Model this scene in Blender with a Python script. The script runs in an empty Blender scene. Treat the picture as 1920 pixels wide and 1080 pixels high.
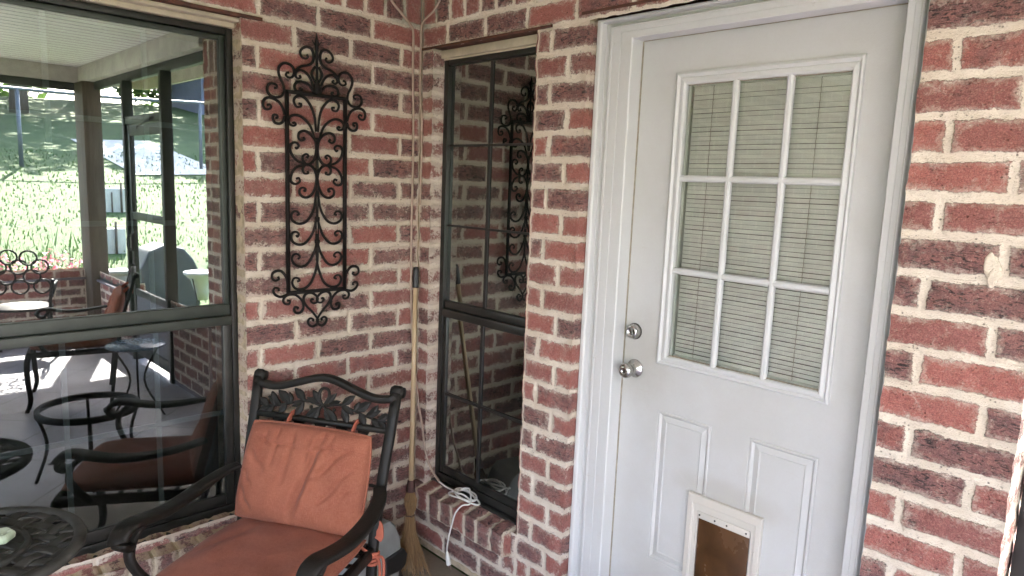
import bpy, bmesh, math, random
import numpy as np
from mathutils import Vector, Matrix
random.seed(7)
SC = bpy.context.scene
COL = SC.collection
R = math.radians

# ------------------------------------------------------------------ camera
def make_camera():
    cam = bpy.data.cameras.new('camera'); o = bpy.data.objects.new('camera', cam); COL.objects.link(o)
    yaw, pit, rol = R(45.2614), R(-8.4072), R(2.258)
    f = Vector((-math.sin(yaw)*math.cos(pit), math.cos(yaw)*math.cos(pit), math.sin(pit)))
    r = Vector((math.cos(yaw), math.sin(yaw), 0)); u = r.cross(f)
    r2 = r*math.cos(rol)+u*math.sin(rol); u2 = -r*math.sin(rol)+u*math.cos(rol)
    m = Matrix((r2, u2, -f)).transposed().to_4x4(); m.translation = Vector((2.489, -1.863, 1.697))
    o.matrix_world = m
    cam.sensor_width = 36; cam.lens = 36*1290.55/1920
    cam.clip_start = 0.02; cam.clip_end = 600
    SC.camera = o
make_camera()

# ------------------------------------------------------------------ sky, sun, exposure
SUN_EL, SUN_AZ = R(46), R(20)      # azimuth measured from +x towards +y
w = bpy.data.worlds.new('World'); SC.world = w; w.use_nodes = True
nt = w.node_tree; nt.nodes.clear()
sky = nt.nodes.new('ShaderNodeTexSky'); sky.sky_type = 'NISHITA'; sky.sun_disc = False
sky.sun_elevation = SUN_EL; sky.sun_rotation = R(90)-SUN_AZ; sky.air_density = 1.2; sky.dust_density = 2.0
bg = nt.nodes.new('ShaderNodeBackground'); bg.inputs[1].default_value = 0.15
wo = nt.nodes.new('ShaderNodeOutputWorld'); nt.links.new(sky.outputs[0], bg.inputs[0]); nt.links.new(bg.outputs[0], wo.inputs[0])
sl = bpy.data.lights.new('sun', 'SUN'); sl.energy = 4.6; sl.angle = R(0.53); sl.color = (1.0, 0.95, 0.86)
so = bpy.data.objects.new('sun', sl); COL.objects.link(so)
sd = Vector((math.cos(SUN_EL)*math.cos(SUN_AZ), math.cos(SUN_EL)*math.sin(SUN_AZ), math.sin(SUN_EL)))
so.rotation_euler = sd.to_track_quat('Z', 'Y').to_euler(); so.location = (20, 0, 30)
SC.view_settings.view_transform = 'Standard'; SC.view_settings.look = 'None'
SC.view_settings.exposure = 4.36; SC.view_settings.gamma = 1
SC.view_settings.use_white_balance = True; SC.view_settings.white_balance_temperature = 6650; SC.view_settings.white_balance_tint = 22
SC.render.engine = 'CYCLES'
SC.cycles.max_bounces = 10; SC.cycles.diffuse_bounces = 5; SC.cycles.glossy_bounces = 4
SC.cycles.transparent_max_bounces = 12; SC.cycles.sample_clamp_indirect = 6
SC.cycles.caustics_reflective = False; SC.cycles.caustics_refractive = False

# ------------------------------------------------------------------ object helpers
def tag(o, label=None, cat=None, group=None, kind=None):
    if label: o['label'] = label
    if cat: o['category'] = cat
    if group: o['group'] = group
    if kind: o['kind'] = kind
    return o
def empty(name, loc=(0,0,0), rz=0):
    o = bpy.data.objects.new(name, None); COL.objects.link(o)
    o.location = loc; o.rotation_euler = (0, 0, rz); o.empty_display_size = .1
    return o
def copy_tree(o, parent=None):
    c = o.copy(); COL.objects.link(c); c.parent = parent
    for ch in list(o.children): copy_tree(ch, c)
    return c

class MB:
    """collects shapes, then links them as one mesh object"""
    def __init__(s): s.v = []; s.f = []; s.sm = []
    def add(s, vs, fs, smooth=False):
        b = len(s.v); s.v += [tuple(p) for p in vs]; s.f += [tuple(b+i for i in f) for f in fs]; s.sm += [smooth]*len(fs)
        return s
    def box(s, x0, y0, z0, x1, y1, z1, c=0.0):
        if x0 > x1: x0, x1 = x1, x0
        if y0 > y1: y0, y1 = y1, y0
        if z0 > z1: z0, z1 = z1, z0
        if c <= 0:
            v = [(x0,y0,z0),(x1,y0,z0),(x1,y1,z0),(x0,y1,z0),(x0,y0,z1),(x1,y0,z1),(x1,y1,z1),(x0,y1,z1)]
            f = [(0,3,2,1),(4,5,6,7),(0,1,5,4),(1,2,6,5),(2,3,7,6),(3,0,4,7)]
            return s.add(v, f)
        bm = bmesh.new(); bmesh.ops.create_cube(bm, size=1)
        for p in bm.verts: p.co = ((x0+x1)/2+p.co.x*(x1-x0), (y0+y1)/2+p.co.y*(y1-y0), (z0+z1)/2+p.co.z*(z1-z0))
        bmesh.ops.bevel(bm, geom=list(bm.edges), offset=c, segments=2, profile=.5, affect='EDGES')
        return s.bm(bm, True)
    def bm(s, bm, smooth=False):
        bm.verts.index_update()
        s.add([v.co[:] for v in bm.verts], [[v.index for v in f.verts] for f in bm.faces], smooth); bm.free(); return s
    def obox(s, p, ax, ay, az, hx, hy, hz):
        p = Vector(p); ax = Vector(ax).normalized(); ay = Vector(ay).normalized(); az = Vector(az).normalized()
        v = [p+ax*hx*a+ay*hy*b+az*hz*c for a, b, c in ((-1,-1,-1),(1,-1,-1),(1,1,-1),(-1,1,-1),(-1,-1,1),(1,-1,1),(1,1,1),(-1,1,1))]
        return s.add(v, [(0,3,2,1),(4,5,6,7),(0,1,5,4),(1,2,6,5),(2,3,7,6),(3,0,4,7)])
    def tube(s, pts, r, n=8, cap=True, closed=False, flat=None, up=(0,0,1)):
        """round tube along pts; r is a number or one per point; flat=(w,h,) gives an elliptical strap"""
        P = [Vector(p) for p in pts]; m = len(P); rr = r if hasattr(r, '__len__') else [r]*m
        vs = []; fs = []; prev = None
        for i in range(m):
            a = P[i-1] if (i > 0 or closed) else P[i]; b = P[(i+1) % m] if (i < m-1 or closed) else P[i]
            t = (b-a); t = t.normalized() if t.length > 1e-9 else Vector((0,0,1))
            if flat is not None:
                x = t.cross(Vector(up)); x = x.normalized() if x.length > 1e-6 else Vector((1,0,0))
            elif prev is None:
                x = t.cross(Vector((0,0,1)))
                if x.length < 1e-3: x = t.cross(Vector((0,1,0)))
                x.normalize()
            else:
                x = prev-t*prev.dot(t); x = x.normalized() if x.length > 1e-6 else prev
            prev = x; y = t.cross(x)
            for k in range(n):
                a_ = 2*math.pi*(k+.5)/n; cx, sx = math.cos(a_), math.sin(a_)
                if flat is not None:
                    e = .45; cx = math.copysign(abs(cx)**e, cx)*flat[0]; sx = math.copysign(abs(sx)**e, sx)*flat[1]
                    vs.append(P[i]+x*cx*rr[i]+y*sx*rr[i])
                else: vs.append(P[i]+(x*cx+y*sx)*rr[i])
        L = m if closed else m-1
        for i in range(L):
            for k in range(n):
                j = (i+1) % m; fs.append((i*n+k, i*n+(k+1) % n, j*n+(k+1) % n, j*n+k))
        if cap and not closed:
            fs.append(tuple(range(n-1, -1, -1))); fs.append(tuple((m-1)*n+k for k in range(n)))
        return s.add(vs, fs, True)
    def lathe(s, prof, n=32, c=(0,0,0), axis='z', cap=True):
        vs = []; fs = []
        for r_, h in prof:
            for k in range(n):
                a = 2*math.pi*k/n; x, y = r_*math.cos(a), r_*math.sin(a)
                p = (x, y, h) if axis == 'z' else ((x, -h, y) if axis == 'y' else (h, x, y))
                vs.append((c[0]+p[0], c[1]+p[1], c[2]+p[2]))
        for i in range(len(prof)-1):
            for k in range(n):
                fs.append((i*n+k, i*n+(k+1) % n, (i+1)*n+(k+1) % n, (i+1)*n+k))
        if cap: fs.append(tuple(range(n-1, -1, -1))); fs.append(tuple((len(prof)-1)*n+k for k in range(n)))
        return s.add(vs, fs, True)
    def prism(s, poly, fn, t0, t1, smooth=False):
        """poly: 2D outline, fn(u,v,t)->point"""
        n = len(poly); vs = [fn(u, v, t0) for u, v in poly]+[fn(u, v, t1) for u, v in poly]
        fs = [tuple(range(n-1, -1, -1)), tuple(range(n, 2*n))]+[(i, (i+1) % n, n+(i+1) % n, n+i) for i in range(n)]
        return s.add(vs, fs, smooth)
    def build(s, name, mat, parent=None, bevel=0.0, autosmooth=True, seg=2, recalc=True):
        me = bpy.data.meshes.new(name); me.from_pydata(s.v, [], s.f)
        me.polygons.foreach_set('use_smooth', s.sm)
        if recalc:
            bm = bmesh.new(); bm.from_mesh(me); bmesh.ops.recalc_face_normals(bm, faces=bm.faces); bm.to_mesh(me); bm.free()
        me.materials.append(mat); me.update()
        o = bpy.data.objects.new(name, me); COL.objects.link(o)
        if parent is not None: o.parent = parent
        if bevel > 0:
            b = o.modifiers.new('b', 'BEVEL'); b.width = bevel; b.segments = seg; b.limit_method = 'ANGLE'; b.angle_limit = R(35)
        return o

def crom(pts, k=6, closed=False):
    P = [Vector(p) if len(p) == 3 else Vector((p[0], p[1], 0)) for p in pts]; n = len(P); out = []
    rng = range(n if closed else n-1)
    for i in rng:
        a = P[(i-1) % n] if (closed or i > 0) else P[0]*2-P[1]; b = P[i]; c = P[(i+1) % n]
        d = P[(i+2) % n] if (closed or i < n-2) else P[-1]*2-P[-2]
        for j in range(k):
            t = j/k; out.append(.5*((2*b)+(c-a)*t+(2*a-5*b+4*c-d)*t*t+(3*b-a-3*c+d)*t**3))
    if not closed: out.append(P[-1])
    return out

# ------------------------------------------------------------------ materials
class NT:
    def __init__(s, name):
        s.m = bpy.data.materials.new(name); s.m.use_nodes = True; s.t = s.m.node_tree; s.t.nodes.clear()
        s.out = s.n('ShaderNodeOutputMaterial')
    def n(s, typ, **kw):
        x = s.t.nodes.new(typ)
        for k, v in kw.items(): setattr(x, k, v)
        return x
    def l(s, a, b): s.t.links.new(a, b)
    def put(s, sock, val):
        if hasattr(val, 'is_linked') or hasattr(val, 'links'): s.l(val, sock)
        else: sock.default_value = val
    def math(s, op, a, b=None, c=None, clamp=False):
        x = s.n('ShaderNodeMath', operation=op); x.use_clamp = clamp; s.put(x.inputs[0], a)
        if b is not None: s.put(x.inputs[1], b)
        if c is not None: s.put(x.inputs[2], c)
        return x.outputs[0]
    def vmath(s, op, a, b=None, scale=None):
        x = s.n('ShaderNodeVectorMath', operation=op); s.put(x.inputs[0], a)
        if b is not None: s.put(x.inputs[1], b)
        if scale is not None: s.put(x.inputs[3], scale)
        return x.outputs[0]
    def noise(s, vec, scale, detail=4, rough=.55, dist=0.0, out=0):
        x = s.n('ShaderNodeTexNoise'); s.l(vec, x.inputs['Vector']); x.inputs['Scale'].default_value = scale
        x.inputs['Detail'].default_value = detail; x.inputs['Roughness'].default_value = rough; x.inputs['Distortion'].default_value = dist
        return x.outputs[out]
    def map(s, v, a, b, c=0.0, d=1.0, smooth=True):
        x = s.n('ShaderNodeMapRange'); x.interpolation_type = 'SMOOTHSTEP' if smooth else 'LINEAR'
        s.put(x.inputs[0], v); s.put(x.inputs[1], a); s.put(x.inputs[2], b); s.put(x.inputs[3], c); s.put(x.inputs[4], d)
        return x.outputs[0]
    def mix(s, fac, a, b, typ='MIX'):
        x = s.n('ShaderNodeMix', data_type='RGBA', blend_type=typ)
        s.put(x.inputs[0], fac)
        for sock, v in ((x.inputs[6], a), (x.inputs[7], b)):
            if isinstance(v, tuple): sock.default_value = (v[0], v[1], v[2], 1)
            else: s.l(v, sock)
        return x.outputs[2]
    def coord(s, which='Object'): return s.n('ShaderNodeTexCoord').outputs[which]
    def attr(s, name, out='Vector'):
        return s.n('ShaderNodeAttribute', attribute_name=name).outputs[out]
    def sep(s, v):
        x = s.n('ShaderNodeSeparateXYZ'); s.l(v, x.inputs[0]); return x.outputs
    def scale(s, v, xyz):
        x = s.n('ShaderNodeMapping'); s.l(v, x.inputs[0]); x.inputs['Scale'].default_value = xyz; return x.outputs[0]
    def bump(s, h, dist, strength=1.0, normal=None):
        x = s.n('ShaderNodeBump'); s.put(x.inputs['Height'], h); x.inputs['Distance'].default_value = dist
        x.inputs['Strength'].default_value = strength
        if normal is not None: s.l(normal, x.inputs['Normal'])
        return x.outputs[0]
    def pbr(s, col, rough=.6, metal=0.0, normal=None, spec=None, sheen=None, coat=None, alpha=None, trans=None):
        p = s.n('ShaderNodeBsdfPrincipled')
        if isinstance(col, tuple): p.inputs['Base Color'].default_value = (*col[:3], 1)
        else: s.l(col, p.inputs['Base Color'])
        s.put(p.inputs['Roughness'], rough); s.put(p.inputs['Metallic'], metal)
        if normal is not None: s.l(normal, p.inputs['Normal'])
        if spec is not None: s.put(p.inputs['Specular IOR Level'], spec)
        if sheen is not None: p.inputs['Sheen Weight'].default_value = sheen; p.inputs['Sheen Roughness'].default_value = .4
        if coat is not None: p.inputs['Coat Weight'].default_value = coat
        s.l(p.outputs[0], s.out.inputs[0]); return s.m

def simple(name, col, rough=.5, metal=0.0, var=.15, scale=8, bump=.0005, bscale=60, spec=None):
    """one colour with gentle unevenness in colour, gloss and surface"""
    t = NT(name); P = t.coord(); n = t.noise(P, scale, 5); n2 = t.noise(P, bscale, 3)
    c = t.mix(t.map(n, .3, .7), tuple(x*(1-var) for x in col), tuple(min(1, x*(1+var)) for x in col))
    rg = t.map(n, .2, .8, max(0, rough-.08), min(1, rough+.08))
    return t.pbr(c, rg, metal, t.bump(n2, bump) if bump else None, spec)

def brick_material():
    t = NT('brick_and_mortar'); P = t.coord('Object')
    loc = t.sep(t.attr('loc')); dat = t.sep(t.attr('dat')); d2 = t.sep(t.attr('dat2'))
    lx, ly = loc[0], loc[1]; hx, hy, dark = dat[0], dat[1], dat[2]; rnd, smear, tone = d2[0], d2[1], d2[2]
    off = t.n('ShaderNodeCombineXYZ'); t.l(t.math('MULTIPLY', rnd, 37.0), off.inputs[0]); t.l(t.math('MULTIPLY', rnd, 11.0), off.inputs[2])
    Q = t.vmath('ADD', P, off.outputs[0])
    dx = t.math('SUBTRACT', hx, t.math('ABSOLUTE', lx)); dy = t.math('SUBTRACT', hy, t.math('ABSOLUTE', ly))
    d = t.math('MINIMUM', dx, dy)
    nm = t.noise(Q, 22, 3, .6); nf = t.noise(Q, 130, 4, .7)
    sheared = t.n('ShaderNodeMapping'); t.l(Q, sheared.inputs[0]); sheared.inputs['Rotation'].default_value = (.5, .5, .35); sheared.inputs['Scale'].default_value = (60, 60, 240)
    streak = t.noise(sheared.outputs[0], 1.0, 3, .6, 1.2)
    rag = t.math('ADD', t.math('ADD', t.math('MULTIPLY', t.math('SUBTRACT', nm, .5), .016), t.math('MULTIPLY', t.math('SUBTRACT', nf, .5), .016)), t.math('MULTIPLY', t.math('SUBTRACT', streak, .5), .012))
    rag = t.math('MULTIPLY', rag, t.map(smear, 0, .6, .55, 1.15, False))
    de = t.math('ADD', d, rag)
    mask = t.map(de, -.0012, .0018)
    # mortar wiped over the brick face
    wash1 = t.noise(Q, 15, 6, .75, .6); wash2 = t.noise(Q, 75, 5, .8, .8)
    edge = t.map(d, 0, .022, .12, 0)
    thr = t.math('SUBTRACT', .690, t.math('MULTIPLY', smear, .20)); thr = t.math('SUBTRACT', thr, edge)
    wv = t.math('ADD', t.math('MULTIPLY', wash1, .48), t.math('MULTIPLY', wash2, .52))
    wash = t.map(wv, thr, t.math('ADD', thr, .030))
    haze = t.map(wv, t.math('SUBTRACT', thr, .14), t.math('ADD', thr, .02), 0, t.map(smear, .15, .4, .46, .16, False))
    wash = t.math('MAXIMUM', t.math('MULTIPLY', wash, .88), haze)
    # brick body
    red = t.mix(t.map(t.math('ADD', rnd, t.math('MULTIPLY', nm, .5)), .3, 1.2), (.345, .122, .102), (.265, .102, .090))
    red = t.mix(t.map(nf, .42, .75, 0, .45), red, (.38, .19, .155))
    mot = t.noise(Q, 34, 5, .65, .5)
    red = t.mix(t.map(mot, .54, .72, 0, .35), red, (.13, .05, .05))
    cr = t.n('ShaderNodeMapping'); t.l(Q, cr.inputs[0]); cr.inputs['Rotation'].default_value = (.25, .3, .2); cr.inputs['Scale'].default_value = (22, 22, 75)
    crease = t.noise(cr.outputs[0], 1.0, 6, .68, 2.2)
    dk = t.mix(t.map(nm, .35, .65), (.185, .096, .090), (.285, .130, .115))
    dk = t.mix(t.map(crease, .5, .62), dk, (.050, .035, .036))
    dk = t.mix(t.map(nf, .55, .8, 0, .6), dk, (.26, .17, .15))
    dmask = t.map(t.math('ADD', t.noise(Q, 9, 4, .6), t.math('MULTIPLY', dark, .55)), .66, .88)
    body = t.mix(dmask, red, dk)
    sp2 = t.noise(Q, 300, 3, .75); body_f = t.map(sp2, .34, .66, .62, 1.34, False)
    sp3 = t.noise(Q, 150, 4, .8)
    # crease lines with their shade put into the colour, few on the red ones
    cl = t.math('MULTIPLY', t.map(crease, .60, .66), t.map(dark, 0, 1, .3, .85, False))
    body = t.mix(cl, body, (.030, .017, .018))
    vm = t.n('ShaderNodeVectorMath', operation='SCALE'); t.l(body, vm.inputs[0]); t.l(body_f, vm.inputs[3]); body = vm.outputs[0]
    body = t.mix(t.map(sp3, .62, .68, 0, .55), body, (.52, .40, .34))
    gm = t.noise(P, 260, 3, .7); gl = t.noise(P, 5, 4, .6)
    mort = t.mix(t.map(gl, .35, .68), (.72, .61, .50), (.80, .705, .605))
    mort = t.mix(t.map(gm, .5, .75, 0, .35), mort, (.46, .37, .28))
    mort = t.mix(t.map(tone, 0, 1, 0, .95, False), mort, (.44, .32, .165))
    # green stain round the head of the corner
    dist = t.vmath('LENGTH', t.scale(t.vmath('SUBTRACT', P, (0, 0, 2.50)), (1, .8, 1.25))); lo = t.sep(dist)
    dl = t.n('ShaderNodeVectorMath', operation='LENGTH'); t.l(t.scale(t.vmath('SUBTRACT', P, (.0, -.05, 2.52)), (1.2, 1, 1.25)), dl.inputs[0])
    gr = t.map(t.math('ADD', dl.outputs['Value'], t.math('MULTIPLY', t.noise(P, 12, 5, .7), .16)), .26, .34, .62, 0)
    mort = t.mix(gr, mort, (.16, .19, .14))
    col0 = t.mix(wash, body, t.mix(.25, mort, (.50, .34, .29)))
    col = t.mix(mask, mort, col0)
    pit = t.n('ShaderNodeTexVoronoi'); pit.feature = 'F1'; t.l(Q, pit.inputs['Vector']); pit.inputs['Scale'].default_value = 95; pit.inputs['Randomness'].default_value = 1
    pitm = t.math('MULTIPLY', t.map(pit.outputs['Distance'], .12, .30, 1, 0), t.map(t.noise(Q, 16, 4, .7), .5, .62))
    col = t.mix(t.math('MULTIPLY', pitm, .6), col, (.07, .035, .03))
    h = t.math('MULTIPLY', mask, .45); h = t.math('SUBTRACT', h, t.math('MULTIPLY', pitm, .22))
    h = t.math('ADD', h, t.math('MULTIPLY', t.noise(P, 48, 4, .7), t.map(mask, 0, 1, .5, .12)))
    h = t.math('ADD', h, t.math('MULTIPLY', nf, .28)); h = t.math('ADD', h, t.math('MULTIPLY', crease, t.map(dark, 0, 1, .15, .5, False)))
    h = t.math('ADD', h, t.math('MULTIPLY', wash, .15)); h = t.math('ADD', h, t.math('MULTIPLY', nm, .5))
    return t.pbr(col, t.map(mask, 0, 1, .92, .8), 0, t.bump(h, .0100, 1), spec=.25)

M = {}
M['brick'] = brick_material()
M['iron'] = simple('black_wrought_iron', (.010, .0075, .007), .62, 0, .3, 30, .0004, 300, .2)
M['coverm'] = simple('dark_grill_cover', (.07, .075, .075), .55, 0, .2, 6, .002, 40)
M['cast'] = simple('black_cast_aluminium', (.0105, .0088, .0072), .55, 0, .3, 18, .0012, 140, .3)
M['bronze'] = simple('dark_bronze_aluminium', (.019, .018, .016), .38, .1, .25, 12, .0003, 90)
M['greenframe'] = simple('green_grey_aluminium', (.038, .045, .038), .45, .1, .2, 12, .0003, 90)
M['rust'] = simple('rusty_steel', (.09, .032, .02), .8, 0, .4, 25, .001, 120)
M['cream'] = simple('cream_trim', (.52, .44, .33), .7, 0, .12, 14, .001, 60)
M['caulk'] = simple('tan_mortar_smear', (.50, .39, .27), .9, 0, .25, 30, .004, 90)
M['nickel'] = simple('satin_nickel', (.50, .49, .47), .22, 1.0, .06, 30, .0001, 300)
M['grille'] = simple('grey_grille', (.20, .235, .24), .5, 0, .1, 12, 0, 60)
M['grille_dark'] = simple('dark_grille', (.018, .015, .014), .5, 0, .1, 12, 0, 60)
M['cordm'] = simple('painted_cord', (.40, .29, .23), .7, 0, .15, 30, .0004, 200)
M['cordw'] = simple('white_cord', (.72, .70, .66), .4, 0, .06, 30, .0002, 200)
M['black'] = simple('black_plastic', (.012, .012, .013), .45, 0, .2, 20, .0003, 120)
M['greyp'] = simple('grey_plastic', (.26, .27, .265), .5, 0, .12, 10, .0005, 100)
M['ferrule'] = simple('brown_binding', (.055, .022, .018), .7, 0, .2, 60, .001, 300)
M['screw'] = simple('tarnished_screw', (.05, .045, .04), .5, .5, .2, 50, 0)
M['dusty'] = simple('dusty_black_metal', (.045, .044, .038), .72, 0, .35, 14, .0012, 140, .2)
M['lump'] = simple('cream_mortar_lump', (.66, .57, .47), .9, 0, .1, 60, .004, 120, .2)
M['soap'] = simple('frosted_glass_dish', (.42, .50, .36), .25, 0, .15, 30, .001, 60)
M['leafg'] = None

def white_paint(name, col, tex=.0006, dirt=.25, grime=False):
    t = NT(name); P = t.coord(); n = t.noise(P, 3, 5, .6); g = t.noise(t.scale(P, (1, 1, .25)), 900, 2, .5)
    sp = t.noise(P, 36, 6, .75)
    c = t.mix(t.map(n, .35, .75, 0, dirt), col, (col[0]*.83, col[1]*.80, col[2]*.74))
    c = t.mix(t.map(sp, .66, .72, 0, .55), c, (.34, .30, .25)); fine = t.noise(P, 160, 3, .6); c = t.mix(t.map(fine, .3, .7, 0, .10), c, (.42, .40, .38))
    sc_ = t.noise(t.scale(P, (4, 4, 30)), 1.3, 6, .75, 1.5); c = t.mix(t.map(sc_, .64, .70, 0, .30), c, (.45, .42, .38))
    if grime:                                # hand marks round the knob, rubbed dirt round the pet flap
        for (c0, sc0, r0, r1, am) in (((1.13, .1, 1.12), (1, .2, .8), .05, .15, .42), ((1.50, .1, .74), (.9, .2, 3.2), .09, .20, .38), ((1.25, .1, .38), (1, .2, 1.0), .0, .16, .3)):
            ln = t.n('ShaderNodeVectorMath', operation='LENGTH'); t.l(t.scale(t.vmath('SUBTRACT', P, c0), sc0), ln.inputs[0])
            k = t.map(t.math('ADD', ln.outputs['Value'], t.math('MULTIPLY', t.noise(P, 14, 6, .8), .12)), r0+.05, r1+.08, am, 0)
            c = t.mix(k, c, (.36, .33, .28))
    return t.pbr(c, t.map(n, .3, .7, .33, .5), 0, t.bump(g, tex, .6), spec=.45)
M['door'] = white_paint('door_paint', (.535, .535, .537), .0010, .45, True)
M['white'] = white_paint('white_trim_paint', (.59, .592, .598), .0003, .25)
M['petwhite'] = white_paint('aged_white_plastic', (.58, .545, .50), .0003, .5)
M['blind'] = simple('grey_green_blind', (.82, .83, .775), .5, 0, .08, 6, 0)
M['gasket'] = simple('brown_gasket', (.30, .26, .20), .7, 0, .2, 40, 0)

def glass(name, tint, refl, ior=1.5, wob=.0):
    t = NT(name); P = t.coord(); fr = t.n('ShaderNodeFresnel'); fr.inputs[0].default_value = ior
    tr = t.n('ShaderNodeBsdfTransparent'); tr.inputs[0].default_value = (*tint, 1)
    gl = t.n('ShaderNodeBsdfGlossy'); gl.inputs['Roughness'].default_value = .004; gl.inputs[0].default_value = (.93, 1, .96, 1)
    if wob:
        nb = t.bump(t.noise(P, 1.6, 1), wob, 1); t.l(nb, gl.inputs['Normal']); t.l(nb, fr.inputs['Normal'])
    fac = t.math('MULTIPLY', fr.outputs[0], refl, clamp=True)
    dust = t.n('ShaderNodeBsdfDiffuse'); dust.inputs[0].default_value = (.35, .36, .34, 1)
    mx = t.n('ShaderNodeMixShader'); t.l(fac, mx.inputs[0]); t.l(tr.outputs[0], mx.inputs[1]); t.l(gl.outputs[0], mx.inputs[2])
    m2 = t.n('ShaderNodeMixShader'); t.l(t.map(t.noise(P, 7, 6, .7), .3, .8, .0, .035), m2.inputs[0]); t.l(mx.outputs[0], m2.inputs[1]); t.l(dust.outputs[0], m2.inputs[2])
    t.l(m2.outputs[0], t.out.inputs[0]); return t.m
M['glassA'] = glass('window_glass', (.62, .68, .66), 5.6)
M['glassL'] = glass('lower_window_glass', (.62, .66, .66), 2.7)
M['glassB'] = glass('side_window_glass', (.6, .64, .63), 5.6)
M['glassD'] = glass('door_glass', (.97, .975, .965), 1.3)
M['flap'] = simple('brown_vinyl_flap', (.070, .031, .012), .25, 0, .5, 5, .0006, 20)

def fabric():
    t = NT('terracotta_fabric'); P = t.coord()
    wv = t.n('ShaderNodeTexWave'); wv.wave_type = 'BANDS'; wv.bands_direction = 'X'; t.l(P, wv.inputs[0]); wv.inputs['Scale'].default_value = 260; wv.inputs['Distortion'].default_value = 1.5
    wz = t.n('ShaderNodeTexWave'); wz.wave_type = 'BANDS'; wz.bands_direction = 'Z'; t.l(P, wz.inputs[0]); wz.inputs['Scale'].default_value = 260; wz.inputs['Distortion'].default_value = 1.5
    n = t.noise(P, 5, 5, .6); f = t.noise(P, 420, 2, .6); big = t.noise(P, 14, 5, .65)
    c = t.mix(t.map(n, .3, .7), (.262, .086, .053), (.33, .114, .068))
    c = t.mix(t.map(t.noise(t.scale(P, (420,420,60)), 1, 2), .45, .7, 0, .35), c, (.47, .19, .13)); c = t.mix(t.map(t.noise(t.scale(P, (60,60,420)), 1, 2), .45, .7, 0, .3), c, (.20, .055, .035))
    c = t.mix(t.map(big, .55, .75, 0, .25), c, (.22, .055, .033))
    h = t.math('ADD', t.math('MULTIPLY', t.noise(t.scale(P, (700,700,90)), 1, 2), .5), t.math('MULTIPLY', t.noise(t.scale(P, (90,90,700)), 1, 2), .5))
    return t.pbr(c, .92, 0, t.bump(h, .0009, .8), spec=.15, sheen=.12)
M['fabric'] = fabric()
M['tie'] = simple('terracotta_tie', (.42, .12, .075), .85, 0, .15, 20, .0006, 200, .2)

def straw():
    t = NT('broom_straw'); at = t.attr('rndc', 'Fac'); P = t.coord(); n = t.noise(P, 50, 3)
    c = t.mix(at, (.14, .072, .032), (.31, .19, .092)); c = t.mix(t.map(n, .4, .7, 0, .4), c, (.25, .13, .05))
    return t.pbr(c, .7, 0, None, spec=.3)
M['straw'] = straw()
def wood(name, a, b, sc=(30, 30, 2.2), rough=.5):
    t = NT(name); P = t.coord(); n = t.noise(t.scale(P, sc), 1.5, 5, .6, .8); k = t.noise(P, 12, 4)
    c = t.mix(t.map(n, .3, .7), a, b); c = t.mix(t.map(k, .6, .8, 0, .35), c, tuple(x*.5 for x in a))
    return t.pbr(c, rough, 0, t.bump(n, .0008, .7))
M['handle'] = wood('varnished_wood', (.42, .29, .165), (.54, .395, .245))
M['post'] = wood('weathered_brown_post', (.085, .062, .045), (.15, .115, .085), (14, 14, 1.0), .7)

def floor_mat():
    t = NT('sealed_concrete_floor'); P = t.coord(); n = t.noise(P, 2.2, 6, .65); f = t.noise(P, 60, 5, .7)
    c = t.mix(t.map(n, .3, .7), (.175, .135, .098), (.24, .20, .155)); c = t.mix(t.map(f, .45, .75, 0, .4), c, (.11, .085, .06))
    rot = t.n('ShaderNodeMapping'); t.l(P, rot.inputs[0]); rot.inputs['Rotation'].default_value = (0, 0, R(45)); s = t.sep(rot.outputs[0])
    def line(v): return t.map(t.math('ABSOLUTE', t.math('SUBTRACT', t.math('FRACT', t.math('DIVIDE', v, .62)), .5)), .488, .497, 0, 1)
    ln = t.math('MAXIMUM', line(s[0]), line(s[1]))
    near = t.map(t.sep(P)[0], 1.0, 1.6)
    ln = t.math('MULTIPLY', ln, near)
    c = t.mix(near, c, t.mix(t.map(n, .3, .7), (.42, .41, .44), (.50, .49, .52)))  # sky glare put into the colour: paler and bluish away from the wall
    c = t.mix(t.math('MULTIPLY', ln, .6), c, (.08, .075, .08))
    h = t.math('SUBTRACT', t.math('MULTIPLY', f, .3), ln)
    return t.pbr(c, t.map(n, .3, .7, .34, .5), 0, t.bump(h, .0012, .6))
M['floor'] = floor_mat()
def ceiling_mat():
    t = NT('white_beadboard'); P = t.coord(); s = t.sep(P)
    fr = t.math('FRACT', t.math('DIVIDE', s[0], .13)); g = t.map(t.math('ABSOLUTE', t.math('SUBTRACT', fr, .5)), .40, .47, 0, 1)
    n = t.noise(P, 2, 5, .6)
    c = t.mix(t.map(n, .35, .7), (.74, .72, .69), (.80, .78, .75)); c = t.mix(t.math('MULTIPLY', g, .9), c, (.16, .15, .14))
    return t.pbr(c, .6, 0, t.bump(g, -.003, .8))
M['ceil'] = ceiling_mat()
M['beam'] = simple('off_white_beam', (.56, .53, .47), .65, 0, .15, 6, .0008, 40)

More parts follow.
